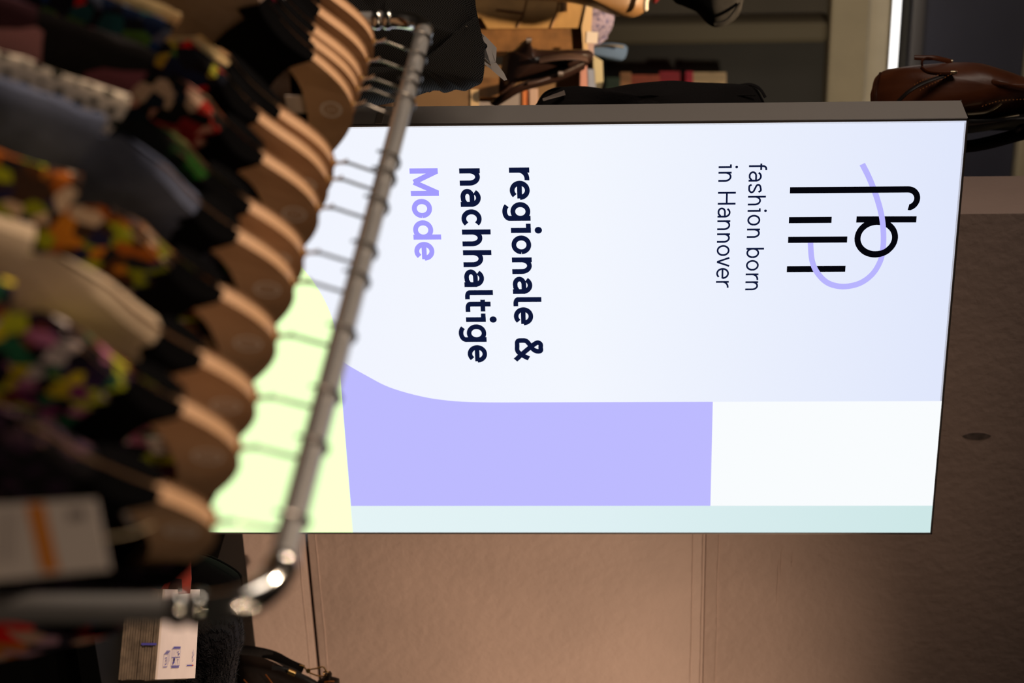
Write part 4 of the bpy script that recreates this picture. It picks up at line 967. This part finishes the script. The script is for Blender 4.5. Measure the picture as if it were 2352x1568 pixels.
# black cap behind
M_BAGL = mat('black_soft_leather', (0.005, 0.0045, 0.0045), 1.0, bump=0.15, bscale=80, spec=0.04)
bc = thing('black_bag', 'smooth black leather bag with sloping top behind the red card', 'bag', at(480, 1340, 3.6))
stand(MB().puff(loop_at([(452, 1266), (490, 1280), (525, 1298), (548, 1313), (556, 1322), (557, 1345), (554, 1390), (548, 1440), (480, 1450), (380, 1450), (380, 1290), (420, 1262)], 3.6, 4), 0.05, -FWD, 6, seed=40, fold=0.003, power=0.4)).obj('body', M_BAGL, bc)
MB().tube(smooth_path([at(454, 1268, 3.58), at(500, 1285, 3.56), at(548, 1315, 3.56), at(556, 1345, 3.57)], 5), 0.002, 6).obj('piping', M_BAGL, bc)
fu = thing('fur_bag', 'shaggy black faux fur bag right of the paper bundle', 'bag', at(480, 1500, 3.55))
M_FUR = mat('black_fur', (0.012, 0.011, 0.014), 0.85, spec=0.25)
FO = [(548, 1405), (558, 1430), (561, 1470), (551, 1500), (543, 1540), (535, 1600), (530, 1680), (450, 1720), (390, 1710), (390, 1580), (420, 1545), (452, 1510), (462, 1430), (500, 1400)]
fb = stand(MB().puff(loop_at(FO, 3.55, 4), 0.06, -FWD, 8, seed=41, fold=0.015, fscale=20))
fb.obj('body', M_FUR, fu)
sp = MB(); vs = [v.copy() for v in fb.v]; cen = at(430, 1580, 3.55); rnd = random.Random(3)
for f in fb.f:
    cs = [vs[i] for i in f]
    for _ in range(5):
        wts = [rnd.random() for _ in cs]; sw = sum(wts); p = sum((c*w_ for c, w_ in zip(cs, wts)), Vector())/sw
        d = (p-cen).normalized()+Vector((rnd.uniform(-.6, .6), rnd.uniform(-.6, .6), rnd.uniform(-.8, .3))); d.normalize()
        s_ = d.orthogonal().normalized()*0.0014; ln = rnd.uniform(0.006, 0.014)
        t3 = d.cross(s_); tip = p+d*ln+Vector((0, 0, -0.003)); tip.z = max(tip.z, zc+0.001)
        sp.add([p-s_, p+s_, p+t3, tip], [(0, 1, 3), (1, 2, 3), (2, 0, 3)])
sp.obj('fur', M_FUR, fu, smooth=False, stuff=True)
hb = thing('shoulder_bag', 'dark brown shoulder bag with black strap and gold clip before the beige wall', 'bag', at(640, 1560, 4.1))
M_DKH = mat('dark_hide', (0.020, 0.012, 0.009), 0.6, var=0.3, vscale=20, bump=0.15, bscale=70, spec=0.3)
M_GOLD = mat('gold', (0.85, 0.55, 0.20), 0.22, 1.0)
dH = 4.1
stand(MB().puff(loop_at([(545, 1500), (575, 1500), (620, 1516), (660, 1535), (700, 1558), (722, 1580), (740, 1640), (720, 1740), (620, 1760), (530, 1740), (530, 1640), (535, 1540), (538, 1515)], dH, 4), 0.05, -FWD, 7, seed=50, fold=0.006)).obj('body', M_DKH, hb)
MB().tube(smooth_path([at(552, 1492, dH-0.05), at(590, 1496, dH-0.055), at(630, 1506, dH-0.05), at(664, 1524, dH-0.045), at(696, 1538, dH-0.04)], 6), 0.0100, 10, flat=0.35, ref=tuple(FWD)).obj('strap', M_BLKC, hb)
MB().tube(smooth_path([at(625, 1532, dH-0.065), at(655, 1537, dH-0.064), at(700, 1556, dH-0.06), at(735, 1575, dH-0.05)], 6), 0.0055, 8).obj('side_strap', M_BLKL, hb)
MB().tube([at(662, 1541, dH-0.068), at(678, 1548, dH-0.068)], 0.0062, 10).obj('strap_sleeve', M_GOLD, hb, label='gold sleeve on the strap')
MB().tube(smooth_path([at(688, 1527, dH-0.05), at(697, 1530, dH-0.05), at(704, 1538, dH-0.05)], 4), 0.0016, 8).obj('ring', M_GOLD, hb)
lp = [(706, 1541), (712, 1537), (730, 1534), (740, 1531), (746, 1535), (749, 1543), (746, 1551), (738, 1553), (725, 1550), (710, 1544)]
MB().tube(smooth_loop([at(x, y, dH-0.05) for x, y in lp], 5), 0.0016, 8, closed=True).obj('clip', M_GOLD, hb, label='gold spring clip')
MB().tube(smooth_loop([at(x, y, dH-0.05) for x, y in ((743, 1545), (748, 1541), (756, 1545), (755, 1551), (747, 1550))], 4), 0.0014, 8, closed=True).obj('ring', M_GOLD, hb)
p = at(708, 1540, dH-0.05); MB().tube([p-FWD*0.003, p+FWD*0.003], 0.0048, 12).obj('clip_pivot', M_GOLD, hb)
stand(MB().puff(loop_at([(756, 1541), (762, 1545), (760, 1551), (752, 1552), (775, 1556), (780, 1566), (778, 1620), (740, 1640), (728, 1570), (745, 1553)], dH-0.045, 4), 0.02, -FWD, 5, seed=52)).obj('strap_loop', M_DKH, hb)
for (a, b) in (((610, 1548), (640, 1590)), ((560, 1560), (585, 1590)), ((745, 1566), (768, 1564))):
    MB().tube(smooth_path([at(*a, dH-0.066), at((a[0]+b[0])/2, (a[1]+b[1])/2-1, dH-0.068), at(*b, dH-0.066)], 4), 0.0025, 6, flat=0.5).obj('orange_trim', mat('orange_leather', (0.35, 0.10, 0.01), 0.5), hb)
